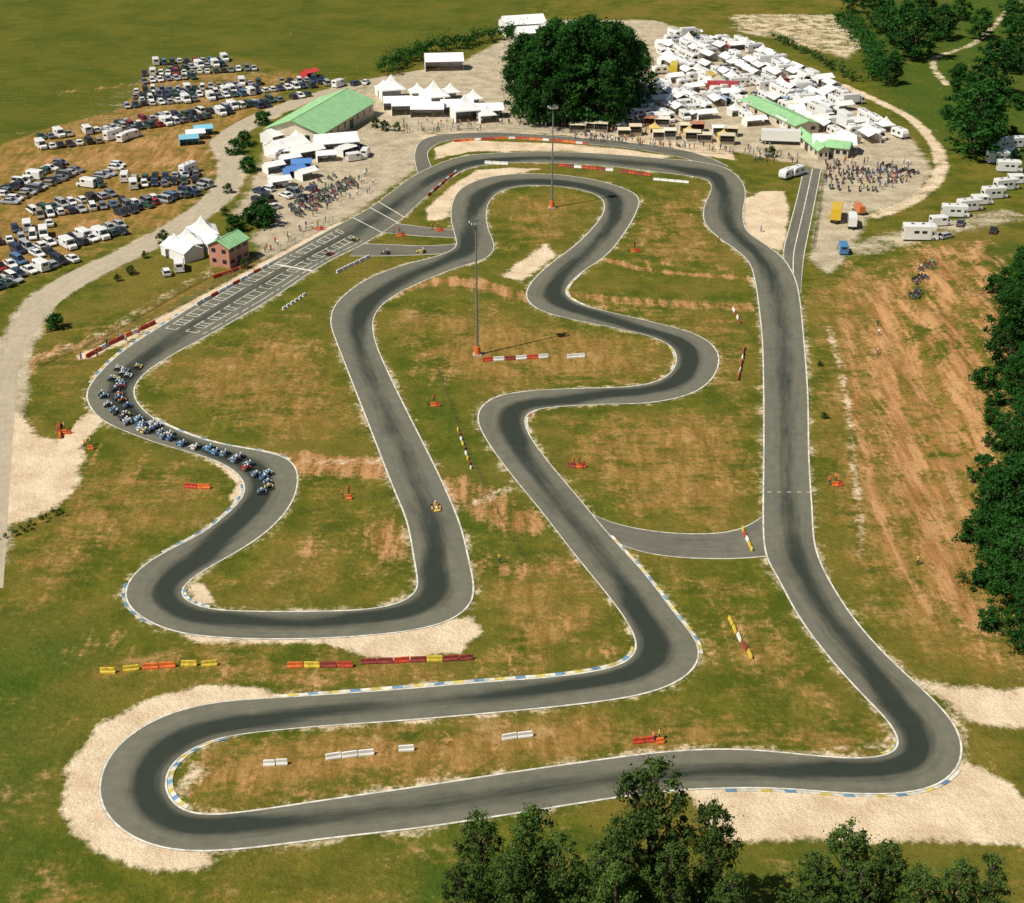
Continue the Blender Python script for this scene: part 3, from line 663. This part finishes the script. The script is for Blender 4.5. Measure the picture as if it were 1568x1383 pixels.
for px,py,c in [(462,258,(.1,.25,.6)),(452,268,(.1,.25,.6)),(470,272,WH),(430,285,WH),(290,220,(.2,.5,.65)),(300,212,WH),(312,205,(.2,.55,.7)),(475,118,(.6,.05,.05)),(500,245,WH),(530,235,WH),(445,250,WH),(420,262,WH)]: at('awning_tent',G1,px,py,random.uniform(.2,1),.9,c)
for px,py in [(190,215),(175,212),(205,210),(290,265),(415,230),(425,243),(545,245),(560,238),(1205,272),(1220,268)]: at('parked_motorhome',random.choice([CAMP,CARA,VAN]),px,py,random.uniform(0,1.5),1,WH)
def inpoly(p,P):
    c=False;m=len(P)
    for i in range(m):
        a=P[i];b_=P[(i+1)%m]
        if (a[1]>p[1])!=(b_[1]>p[1]) and p[0]<(b_[0]-a[0])*(p[1]-a[1])/(b_[1]-a[1])+a[0]: c=not c
    return c
PD=UU([(930,185),(975,150),(1010,110),(1000,70),(1035,52),(1110,62),(1200,88),(1290,145),(1390,218),(1290,222),(1235,200),(1150,190),(1110,182),(1000,186)])
th=math.atan2(-135,45); dv=np.array([math.cos(th),math.sin(th)]); nv_=np.array([-dv[1],dv[0]])
c0_=PD.mean(0)
for i in range(-20,21):
    for j in range(-16,17):
        p=c0_+dv*(i*6.2+random.uniform(-.9,.9))+nv_*(j*5.6+random.uniform(-.5,.5)+(j%3)*.9)
        if not inpoly(p,PD) or random.random()<.07+.10*(math.sin(i*.9+j*.6)>.6): continue
        r=random.random(); rt=th+random.choice((0,0,math.pi/2))+random.uniform(-.12,.12)
        off=random.choice([WH]*4+[(.8,.79,.75),(.75,.75,.74)])
        if r<.28: obj('marquee',G1,(*p,0),rt,(random.uniform(.9,1.25),1.,random.uniform(.85,1.15)),random.choice([off]*30+[(.5,.06,.04),(.45,.4,.3)]))
        elif r<.36: obj('pagoda_tent',PAG,(*p,0),rt,random.uniform(.7,.95),off)
        elif r<.60: obj('parked_motorhome',CAMP,(*p,0),rt,1.08,off)
        elif r<.75: obj('parked_caravan',CARA,(*p,0),rt,1.05,off)
        elif r<.86: obj('parked_van',VAN,(*p,0),rt,1.08,random.choice([WH,WH,WH,(.4,.42,.45)]))
        elif r<.94: obj('box_truck',TRK,(*p,0),rt,.9,random.choice([WH]*9+[(.7,.5,.1)]))
        else: carw(p,rt)
        if random.random()<.2: 
            q_=p+nv_*2.9; obj('awning_tent',G3,(*q_,0),rt,.85,random.choice([WH]*8+[(.75,.6,.3),(.45,.06,.05),(.2,.3,.5),(.35,.5,.45)]))
# ---------------------------------------------------------------- buildings
def house(name,c,l,w,e,r,rot,wall,roof,storeys=1,nwin=5,over=.4):
    par=bpy.data.objects.new(name,None); sc.collection.objects.link(par); par.location=(c[0],c[1],0); par.rotation_euler=(0,0,rot)
    mb=MB(); mb.add([(-l/2,-w/2,0),(l/2,-w/2,0),(l/2,w/2,0),(-l/2,w/2,0),(-l/2,-w/2,e),(l/2,-w/2,e),(l/2,w/2,e),(-l/2,w/2,e),(-l/2,0,r),(l/2,0,r)],
        [(0,1,5,4),(1,2,6,9,5),(2,3,7,6),(3,0,4,8,7)],0); obj('walls',mb.build('walls',[wall]),parent=par)
    mb=MB(); s=(r-e)/(w/2); o=over
    for sg in(-1,1):
        mb.add([(-l/2-o,sg*(w/2+o),e-s*o+.03),(l/2+o,sg*(w/2+o),e-s*o+.03),(l/2+o,0,r+.03),(-l/2-o,0,r+.03),(-l/2-o,sg*(w/2+o),e-s*o+.15),(l/2+o,sg*(w/2+o),e-s*o+.15),(l/2+o,0,r+.16),(-l/2-o,0,r+.16)],[(0,1,2,3),(4,5,6,7),(0,1,5,4),(1,2,6,5),(0,3,7,4)],0)
        k_=int(l/1.2)
        for i in range(k_+1):
            x=-l/2+l*i/k_; mb.cyl((x,sg*(w/2+o),e-s*o+.16),(x,0,r+.17),.04,.04,4,0)
    mb.cyl((-l/2-o,0,r+.15),(l/2+o,0,r+.15),.12,.12,6,0)
    obj('roof',mb.build('roof',[roof]),parent=par)
    mb=MB(); fl=e/storeys
    for q in range(storeys):
        for i in range(nwin):
            x=-l/2+l*(i+.5)/nwin
            for sg in(-1,1):
                if q==0 and i==nwin//2: continue
                mb.box((x,sg*(w/2+.02),q*fl+fl*.38),(min(1.5,l/nwin*.6),.05,fl*.38),1); mb.box((x,sg*(w/2+.02),q*fl+fl*.33-.02),(min(1.7,l/nwin*.7),.14,.08),0)
        for sg in(-1,1):
            for y in (-w/4,w/4): mb.box((sg*(l/2+.02),y,q*fl+fl*.38),(.05,min(1.5,w*.2),fl*.38),1)
    obj('windows',mb.build('windows',[M_white,M_glass]),parent=par)
    mb=MB(); x=-l/2+l*(nwin//2+.5)/nwin
    for sg in(-1,1): mb.box((x,sg*(w/2+.03),0),(1.6 if l<15 else 2.6,.06,min(2.6,fl*.8)),0)
    obj('door',mb.build('door',[M_dark]),parent=par); return par
a=U(452,220);b_=U(532,172); house('green_roof_clubhouse',(a+b_)/2,np.linalg.norm(b_-a)+1,17,4,7,math.atan2(*(b_-a)[::-1]),M_cream,M_groof,1,8,.8)
hp=house('race_control_building',U(352,400),7.5,5.5,4.8,6.2,ang(260,490,510,348),M_pink,M_groof,2,3)
for x0,y0,x1,y1,w in [(1150,165,1235,205,8),(1248,233,1300,238,6),(1225,215,1260,245,3)]:
    a=U(x0,y0);b_=U(x1,y1); house('paddock_shed',(a+b_)/2,np.linalg.norm(b_-a),w,2.8,3.8,math.atan2(*(b_-a)[::-1]),M_cream,M_groof,1,5)
cols=[(.72,.64,.48),(.7,.6,.42),(.8,.75,.65),(.75,.66,.5),(.72,.56,.32),(.62,.55,.42),(.8,.76,.66),(.5,.2,.12)]
def booth():
    mb=MB(); 
    mb.box((0,1.45,0),(4.6,.1,2.5),0); mb.box((-2.25,0,0),(.1,2.8,2.5),0); mb.box((2.25,0,0),(.1,2.8,2.5),0)
    mb.box((0,-1.4,0),(4.4,.1,1.0),0); mb.box((0,-.1,2.52),(4.9,3.4,.12),0); mb.box((0,-1.6,.95),(4.4,.4,.06),1)
    mb.box((0,1.3,1.2),(3.6,.1,.6),1); return mb.build('pit_booth',[M_cloth,M_dark])
BO=booth()
for i in range(14):
    t=i/13; x=885+t*228; y=198+t*24
    if i not in(3,6,9,12): at('pit_booth',BO,x,y+random.uniform(-3,3),rad(-5)+random.uniform(-.12,.12),(random.uniform(.7,1),1,random.uniform(.8,1.15)),random.choice(cols))
    if i not in (1,5,8,11): at('pit_booth',BO,x+6,y-15+random.uniform(-3,3),rad(-5)+random.uniform(-.1,.1),(random.uniform(.7,1),1,1),random.choice(cols+[WH,WH]))
    if i%3==0: at('pagoda_tent',PAG,x+12,y-8,.1,.6,random.choice([WH,(.6,.1,.05),(.7,.5,.15)]))
# ---------------------------------------------------------------- people
def skin(pts,edges,rr,sub=1):
    me=bpy.data.meshes.new('sk'); me.from_pydata(pts,edges,[]); o=bpy.data.objects.new('sk',me); sc.collection.objects.link(o)
    md=o.modifiers.new('s','SKIN'); md.use_smooth_shade=True
    for i,r in enumerate(rr): me.skin_vertices[0].data[i].radius=(r,r)
    me.skin_vertices[0].data[0].use_root=True
    s=o.modifiers.new('u','SUBSURF'); s.levels=sub; s.render_levels=sub
    dg=bpy.context.evaluated_depsgraph_get(); ev=o.evaluated_get(dg); out=bpy.data.meshes.new_from_object(ev); bpy.data.objects.remove(o); return out
def fingers(mb,w,d,mi):
    w=Vector(w);d=Vector(d).normalized(); sd=d.cross(Vector((1,0,0))); sd=sd.normalized() if sd.length>.1 else Vector((0,1,0))
    for i,l in enumerate((.07,.085,.08,.06)):
        p=w+sd*(.03-.02*i); m_=p+d*l*.6; e=m_+d*l*.35+Vector((-.012,0,0)); mb.cyl(p,m_,.009,.008,5,mi); mb.cyl(m_,e,.008,.006,5,mi)
    p=w-d*.04+sd*.03; mb.cyl(p,p+sd*.035+d*.04,.011,.008,5,mi)
def person(pose):
    P=[(0,0,.95),(0,0,1.16),(0,0,1.38),(0,0,1.5),(0,.015,1.6),(0,.01,1.7)]; R=[.135,.125,.14,.055,.085,.085]; E=[(0,1),(1,2),(2,3),(3,4),(4,5)]
    hands=[]
    for s in(-1,1):
        b=len(P)
        if pose==0: arm=[(s*.19,0,1.42),(s*.25,-.02,1.15),(s*.25,.08,.92)]
        elif pose==1: arm=[(s*.19,0,1.42),(s*.27,.02,1.17),(s*.16,.22,1.2)]
        else: arm=[(s*.19,0,1.42),(s*.24,-s*.1,1.17),(s*.23,-s*.05+.1,.95)]
        w=Vector(arm[2]); d=(w-Vector(arm[1])).normalized(); hd=w+d*.07
        P+=arm+[tuple(hd)]; R+=[.065,.048,.033,.034]; E+=[(2,b),(b,b+1),(b+1,b+2),(b+2,b+3)]; hands.append((hd+d*.02,d))
        b=len(P); k_=s*.16 if pose==2 else 0
        P+=[(s*.1,0,.9),(s*.11,k_*.7+.03,.5),(s*.11,k_,.09),(s*.125,k_+.14,.045)]; R+=[.095,.062,.045,.04]; E+=[(0,b),(b,b+1),(b+1,b+2),(b+2,b+3)]
    me=skin(P,E,R); mb=MB(); mi=[]
    for p in me.polygons:
        c=p.center
        if c.z>1.66 or (c.z>1.58 and c.y<-.02): k_=3
        elif c.z>1.5: k_=1
        elif (abs(c.x)>.2 or c.y>.14) and c.z>.6 and c.z<1.24: k_=1
        elif c.z>.93: k_=0
        elif c.z<.09: k_=4
        else: k_=2
        mi.append(k_)
    mb.mesh(me,mi)
    for w,d in hands: fingers(mb,w,d,1)
    mb.cyl((0,.085,1.6),(0,.12,1.585),.014,.012,5,1)
    for s in(-1,1): mb.cyl((s*.03,.085,1.63),(s*.03,.1,1.63),.01,.008,6,4); mb.cyl((s*.085,0,1.61),(s*.1,0,1.61),.02,.015,6,1)
    mb.box((0,.09,1.55),(.04,.015,.008),4)
    return mb.build('person',[M_cloth,M_skin,M_jean,M_hair,M_shoe],True)
PE=[person(i) for i in range(3)]
SH=[WH,WH,(.6,.06,.04),(.05,.1,.35),(.03,.03,.03),(.7,.55,.1),(.2,.35,.6),(.4,.4,.4),(.75,.3,.08),(.1,.3,.15)]
def ppl(px,py,name='spectator',c=None): at(name,random.choice(PE),px,py,random.random()*6.28,random.uniform(.95,1.08),c or random.choice(SH))
def crowd(poly,nn):
    xs=[p[0] for p in poly];ys=[p[1] for p in poly];k_=0
    while k_<nn:
        x=random.uniform(min(xs),max(xs));y=random.uniform(min(ys),max(ys))
        if inpoly((x,y),poly): ppl(x,y);k_+=1
crowd([(880,205),(1110,228),(1125,236),(880,214)],95); crowd([(730,175),(940,180),(1120,205),(1110,215),(880,200),(730,190)],90)
crowd([(610,185),(730,185),(760,200),(610,205)],40); crowd([(1270,245),(1400,250),(1390,290),(1260,290)],70)
crowd([(480,290),(560,260),(580,290),(470,340)],30); crowd([(1130,225),(1230,240),(1230,262),(1140,245)],35); crowd([(400,395),(500,340),(490,335),(390,390)],14); crowd([(130,560),(240,500),(230,498),(120,550)],8)
crowd([(1405,410),(1440,405),(1415,450),(1395,470)],8); crowd([(1150,140),(1330,200),(1300,215),(1150,180)],30)
for px,py in [(1343,500),(1345,515),(1343,545),(1480,600),(1405,865),(1165,355),(1100,372),(765,862)]: ppl(px,py)
# ---------------------------------------------------------------- karts
def kart():
    mb=MB()
    P=[(-.28,0,.28),(-.36,0,.45),(-.43,0,.62),(-.42,0,.72)];R=[.15,.13,.15,.06];E=[(0,1),(1,2),(2,3)]
    for s in(-1,1):
        b=len(P);P+=[(-.42,s*.19,.62),(-.2,s*.3,.48),(.06,s*.16,.52),(.12,s*.13,.53)];R+=[.065,.05,.038,.035];E+=[(2,b),(b,b+1),(b+1,b+2),(b+2,b+3)]
        b=len(P);P+=[(-.2,s*.1,.24),(.18,s*.22,.38),(.55,s*.17,.16),(.64,s*.17,.22)];R+=[.09,.065,.045,.04];E+=[(0,b),(b,b+1),(b+1,b+2),(b+2,b+3)]
    mb.mesh(skin(P,E,R),0)
    for s in(-1,1): fingers(mb,(.14,s*.13,.55),(.3,0,.3),2)
    mb.ball((-.41,0,.84),.135,1,10,1.1); mb.box((-.31,0,.82),(.09,.2,.08),2)
    mb.box((.0,0,.09),(1.5,.55,.03),3)
    for s in(-1,1):
        mb.box((0,s*.52,.08),(.75,.22,.22),0,(.8,.7)); mb.cyl((-.6,s*.3,.12),(.6,s*.25,.12),.02,.02,5,3)
        mb.cyl((-.6,s*.45,.14),(-.6,s*.68,.14),.14,.14,12,2); mb.cyl((.55,s*.42,.13),(.55,s*.56,.13),.13,.13,12,2)
    mb.loft([[(.62,-.4,.08),(.62,.4,.08),(.62,.4,.24),(.62,-.4,.24)],[(.8,-.5,.08),(.8,.5,.08),(.8,.5,.2),(.8,-.5,.2)],[(.93,-.35,.09),(.93,.35,.09),(.93,.35,.15),(.93,-.35,.15)]],0)
    mb.box((.35,0,.3),(.3,.25,.25),1,(.4,.8),(-.08,0)); mb.cyl((.3,0,.3),(.12,0,.54),.015,.015,5,3)
    for i in range(10):
        a_=6.283*i/10;b2=6.283*(i+1)/10
        mb.cyl((.12+.05*math.sin(a_),.14*math.cos(a_),.54+.1*math.sin(a_)),(.12+.05*math.sin(b2),.14*math.cos(b2),.54+.1*math.sin(b2)),.013,.013,5,2)
    mb.box((-.48,0,.12),(.12,.42,.4),2,(1,.8),(-.1,0)); mb.box((-.5,.4,.12),(.3,.2,.25),3); mb.cyl((-.62,-.5,.14),(-.62,.5,.14),.02,.02,6,3); mb.box((-.85,0,.12),(.06,1.2,.12),2)
    return mb.build('racing_kart',[M_cloth,M_white,M_tyre,M_dark])
KA=kart()
KC=[(.45,.06,.05),(.6,.62,.65),(.08,.18,.42),(.3,.5,.65),(.25,.3,.38),(.08,.08,.1),(.12,.3,.5),(.5,.2,.1),(.7,.7,.7),(.2,.3,.4),(.6,.5,.15)]
def karton(t,u_,c=None,s=1.2):
    t%=134; i=int(np.searchsorted(TT,t))%n; p=Lp[i]*(1-u_)+Rp[i]*u_; d=C[(i+3)%n]-C[i]
    obj('racing_kart',KA,(p[0],p[1],.035),math.atan2(d[1],d[0])+random.uniform(-.08,.08),s,c or random.choice(KC))
t=126.7
while t<135.0:
    t+=random.uniform(.18,.42)*(.9 if t<131 else .65)
    karton(t,random.uniform(.22,.5) if t<130 else random.uniform(.3,.7))
    if t>131.3: karton(t+.12,random.uniform(.3,.8))
karton(110.6,.35,(.7,.4,.1)); karton(5.9,.75); karton(5.3,.8)
at('racing_kart',KA,590,388,3,1.2,(.1,.1,.1)); at('racing_kart',KA,645,386,3,1.2,(.5,.4,.1)); 
# ---------------------------------------------------------------- motorbikes
def moto():
    mb=MB()
    for x in(-.7,.7):
        for i in range(12):
            a_=6.283*i/12;b2=6.283*(i+1)/12; mb.cyl((x+.27*math.cos(a_),0,.32+.27*math.sin(a_)),(x+.27*math.cos(b2),0,.32+.27*math.sin(b2)),.06,.06,5,1)
        mb.cyl((x,-.04,.32),(x,.04,.32),.2,.2,10,2)
    mb.box((0,0,.35),(.55,.3,.35),2,(.8,.8)); mb.loft([[(-.1,-.12,.7),(-.1,.12,.7),(-.1,.1,.88),(-.1,-.1,.88)],[(.15,-.17,.68),(.15,.17,.68),(.15,.12,1.),(.15,-.12,1.)],[(.42,-.1,.75),(.42,.1,.75),(.42,.08,.95),(.42,-.08,.95)]],0)
    mb.box((-.4,0,.74),(.65,.24,.1),1,(.9,.8)); mb.loft([[(.45,-.2,.6),(.45,.2,.6),(.42,.16,1.1),(.42,-.16,1.1)],[(.8,-.08,.7),(.8,.08,.7),(.68,.06,1.),(.68,-.06,1.)]],0)
    for s in(-1,1): mb.cyl((.7,s*.09,.32),(.45,s*.09,.95),.025,.025,5,2)
    mb.cyl((.4,-.35,1.02),(.4,.35,1.02),.02,.02,5,1); mb.cyl((-.7,.15,.35),(-.1,.15,.3),.05,.04,6,2); mb.cyl((0,-.1,.3),(-.05,-.35,0),.015,.015,4,2)
    return mb.build('motorbike',[M_paint,M_tyre,M_steel])
MO=moto()
BC=[(.02,.02,.02),(.3,.03,.03),(.03,.06,.25),(.4,.4,.4),(.05,.15,.08),(.03,.03,.03)]
for x0,y0,x1,y1 in [(445,318,545,272),(450,325,550,280),(455,332,520,300),(440,300,520,268),(1265,258,1330,262),(1265,268,1400,262),(1275,280,1390,278),(1270,290,1350,292),(1350,255,1415,270),(1265,274,1400,270),(1265,252,1300,252),(1410,420,1435,412),(1400,440,1425,430),(1395,462,1415,450)]:
    a=U(x0,y0);b_=U(x1,y1);l=np.linalg.norm(b_-a);th=math.atan2(*(b_-a)[::-1])+1.4
    for i in range(int(l/1.2)):
        if random.random()<.8: p=a+(b_-a)*(i*1.2/l); obj('motorbike',MO,(p[0]+random.uniform(-.3,.3),p[1]+random.uniform(-.9,.9),0),th+random.uniform(-.3,.3),1.1,random.choice(BC))
# ---------------------------------------------------------------- barriers, fences
BM=[M_red,M_yel,M_white,M_dred,M_orange]
def barrier(pts,cols,seglen=2.2,gap=.1,h=.8,w=.5,name='plastic_barrier'):
    P=UU(pts) if len(pts)==2 else cr(UU(pts),False,1,0)[0]
    P=np.array(P); c=P[0]; mb=MB(); ii=0
    s=np.concatenate([[0],np.cumsum(np.linalg.norm(np.diff(P,axis=0),axis=1))]); t=0
    ev=lambda q:np.array([np.interp(q,s,P[:,0]),np.interp(q,s,P[:,1])])-c
    while t+seglen*.6<s[-1]:
        a=ev(t);b=ev(min(t+seglen,s[-1])); th=math.atan2(*(b-a)[::-1]); m=(a+b)/2; l=np.linalg.norm(b-a)-gap
        mb.M=Matrix.Translation((m[0],m[1],0))@Matrix.Rotation(th+random.uniform(-.09,.09),4,'Z')
        k_=cols[ii%len(cols)]
        pr=lambda x,q:[(x,-w/2*q,0),(x,w/2*q,0),(x,w/2*q,h*.25),(x,w*.25*q,h*.5),(x,w*.2*q,h*q),(x,-w*.2*q,h*q),(x,-w*.25*q,h*.5),(x,-w/2*q,h*.25)]
        mb.loft([pr(-l/2,.9),pr(-l/2+.08,1),pr(l/2-.08,1),pr(l/2,.9)],k_); t+=seglen; ii+=1
    return obj(name,mb.build(name,BM),(c[0],c[1],0))
barrier([(153,1030),(178,1029)],[1]);barrier([(188,1028),(215,1024)],[1]);barrier([(218,1024),(272,1020)],[4,4,0]);barrier([(277,1019),(303,1018)],[1,4]);barrier([(308,1019),(338,1018)],[1])
barrier([(440,1021),(550,1020)],[4,1,3,0,1]);barrier([(552,1016),(725,1009)],[3,3,0,3,1,3])
barrier([(738,553),(840,547)],[0,2,3,2]);barrier([(868,548),(896,546)],[2]);barrier([(403,1172),(442,1169)],[2],1.5)
barrier([(498,1162),(575,1154)],[2],2);barrier([(610,1150),(648,1146)],[2],2);barrier([(768,1132),(820,1126)],[2],2)
barrier([(968,1138),(1018,1133)],[0,0,1,0],1.6);barrier([(1116,946),(1130,975),(1155,1014)],[1,1,2,3,1],2,.2,.6,.35);barrier([(1122,473),(1134,496)],[2,3],2,.2,.6,.35)
barrier([(1140,533),(1130,583)],[0,3,2],2,.2,.6,.35);barrier([(855,254),(942,262)],[0,3,2,0]);barrier([(950,263),(1000,270)],[3,0]);barrier([(282,746),(328,748)],[0,4])
barrier([(695,217),(780,212),(850,216),(900,221)],[0,4,4,2,0],2,.1,.6);barrier([(868,714),(893,716)],[3,0],1.6);barrier([(1136,808),(1152,845)],[1,0,2,1],1.5,.2,.6,.35)
barrier([(132,548),(180,522),(245,492)],[0,4,2,0]);barrier([(300,468),(420,402)],[2,2,0],2.6,.2,.7);barrier([(380,408),(322,428)],[4,0],2.5)
barrier([(700,655),(712,690),(722,720)],[1,3,2],1.8,.7,.5,.3);barrier([(432,475),(470,450)],[2],1.6,.5,.6);barrier([(515,418),(570,392)],[2],2,.1,.7)
barrier([(90,650),(93,672)],[0,4],1.5);barrier([(742,250),(780,252)],[2]);barrier([(655,300),(700,262)],[0,2,0],2,.1,.6);barrier([(1000,275),(1055,280)],[2],2,.1,.6)
def fence(pts,h=1.6,name='safety_fence',r=.05,mat=None,nw=6,sp=2.5):
    P=cr(UU(pts),False,sp,0)[0]; c=P[0];mb=MB()
    for i,p in enumerate(P):
        x,y=p-c; mb.cyl((x,y,0),(x,y,h),r,r,5,0)
        if i: 
            for z in np.linspace(.1,h-.05,nw): mb.cyl((px_,py_,z),(x,y,z),.018 if nw>2 else .008,.018 if nw>2 else .008,3,0,False)
        px_,py_=x,y
    obj(name,mb.build(name,[mat or M_steel]),(*c,0))
fence([(130,538),(245,484),(345,430),(430,384),(510,341)]);fence([(60,560),(150,520),(290,440),(330,420)],1.2);fence([(880,224),(1110,236)],1.3);fence([(640,200),(760,196),(880,203)],1.3);fence([(1262,262),(1245,380)],1.2)
fence([(672,570),(690,620),(712,680),(740,740),(770,800),(805,862)],.9,'wire_fence',.06,M_wire,2,1.6)
for px,py in [(478,350),(603,360),(655,620),(525,762),(878,714),(1270,742),(130,686),(962,384),(662,352),(1000,1136),(90,662)]:
    ppl(px,py,'race_marshal',(.85,.2,.03)); ppl(px+9,py-4,'race_marshal',random.choice([(.85,.2,.03),(.8,.6,.05),(.5,.05,.03)]))
    barrier([(px+4,py+2),(px+20,py+1)],[4,0],1.1,.1,.8,.5)
def mast(px,py,ty):
    h=hgt(px,py,ty); p=U(px,py); mb=MB()
    mb.cyl((0,0,0),(0,0,h),.26,.12,10,0)
    for i in range(int(h/1)):
        mb.cyl((-.33,0,1+i),(.33,0,1+i),.02,.02,4,0)
    mb.cyl((0,0,0),(0,0,1.8),.65,.6,12,1); mb.box((0,0,0),(1.8,1.8,.25),2)
    mb.box((0,0,h-.15),(1.6,1.6,.1),0)
    for a_ in range(4):
        th=a_*math.pi/2+.4; d=Vector((math.cos(th),math.sin(th),0)); s=Vector((-d.y,d.x,0))
        mb.cyl(d*.8-s*.9+Vector((0,0,h+.3)),d*.8+s*.9+Vector((0,0,h+.3)),.05,.05,5,0)
        for q in(-.6,.6):
            c=d*.95+s*q+Vector((0,0,h)); mb.M=Matrix.Translation(c)@Matrix.Rotation(th,4,'Z'); mb.box((0,0,0),(.25,.5,.45),0); mb.box((.135,0,.05),(.02,.42,.36),3); mb.M=Matrix.Identity(4)
    obj('floodlight_mast',mb.build('floodlight_mast',[M_steel,M_orange,M_conc,M_lw]),(*p,0))
mast(731,543,342); mast(845,318,165)
# ---------------------------------------------------------------- world, sun, camera
w=bpy.data.worlds.new('World'); sc.world=w; w.use_nodes=True; nt=w.node_tree
sky=nt.nodes.new('ShaderNodeTexSky'); sky.sky_type='NISHITA'; sky.sun_disc=False
SE=rad(54); az=rad(240)
sky.sun_elevation=SE; sky.sun_rotation=az
bg=nt.nodes['Background']; bg.inputs[1].default_value=.05; nt.links.new(sky.outputs[0],bg.inputs[0])
sd=Vector((math.sin(az)*math.cos(SE),math.cos(az)*math.cos(SE),math.sin(SE)))
l=bpy.data.lights.new('sun','SUN'); l.energy=5.0; l.angle=rad(.5); l.color=(1,.93,.80)
o=bpy.data.objects.new('sun',l); sc.collection.objects.link(o); o.rotation_euler=(-sd).to_track_quat('-Z','Y').to_euler(); o.location=(0,0,200)
cam=bpy.data.cameras.new('camera'); cam.sensor_width=36; cam.lens=36*FOC/1568; cam.clip_end=20000; cam.clip_start=1
co=bpy.data.objects.new('camera',cam); sc.collection.objects.link(co); co.location=(0,0,CAMH); co.rotation_euler=(math.pi/2-PIT,0,0)
sc.camera=co
sc.view_settings.view_transform='Standard'
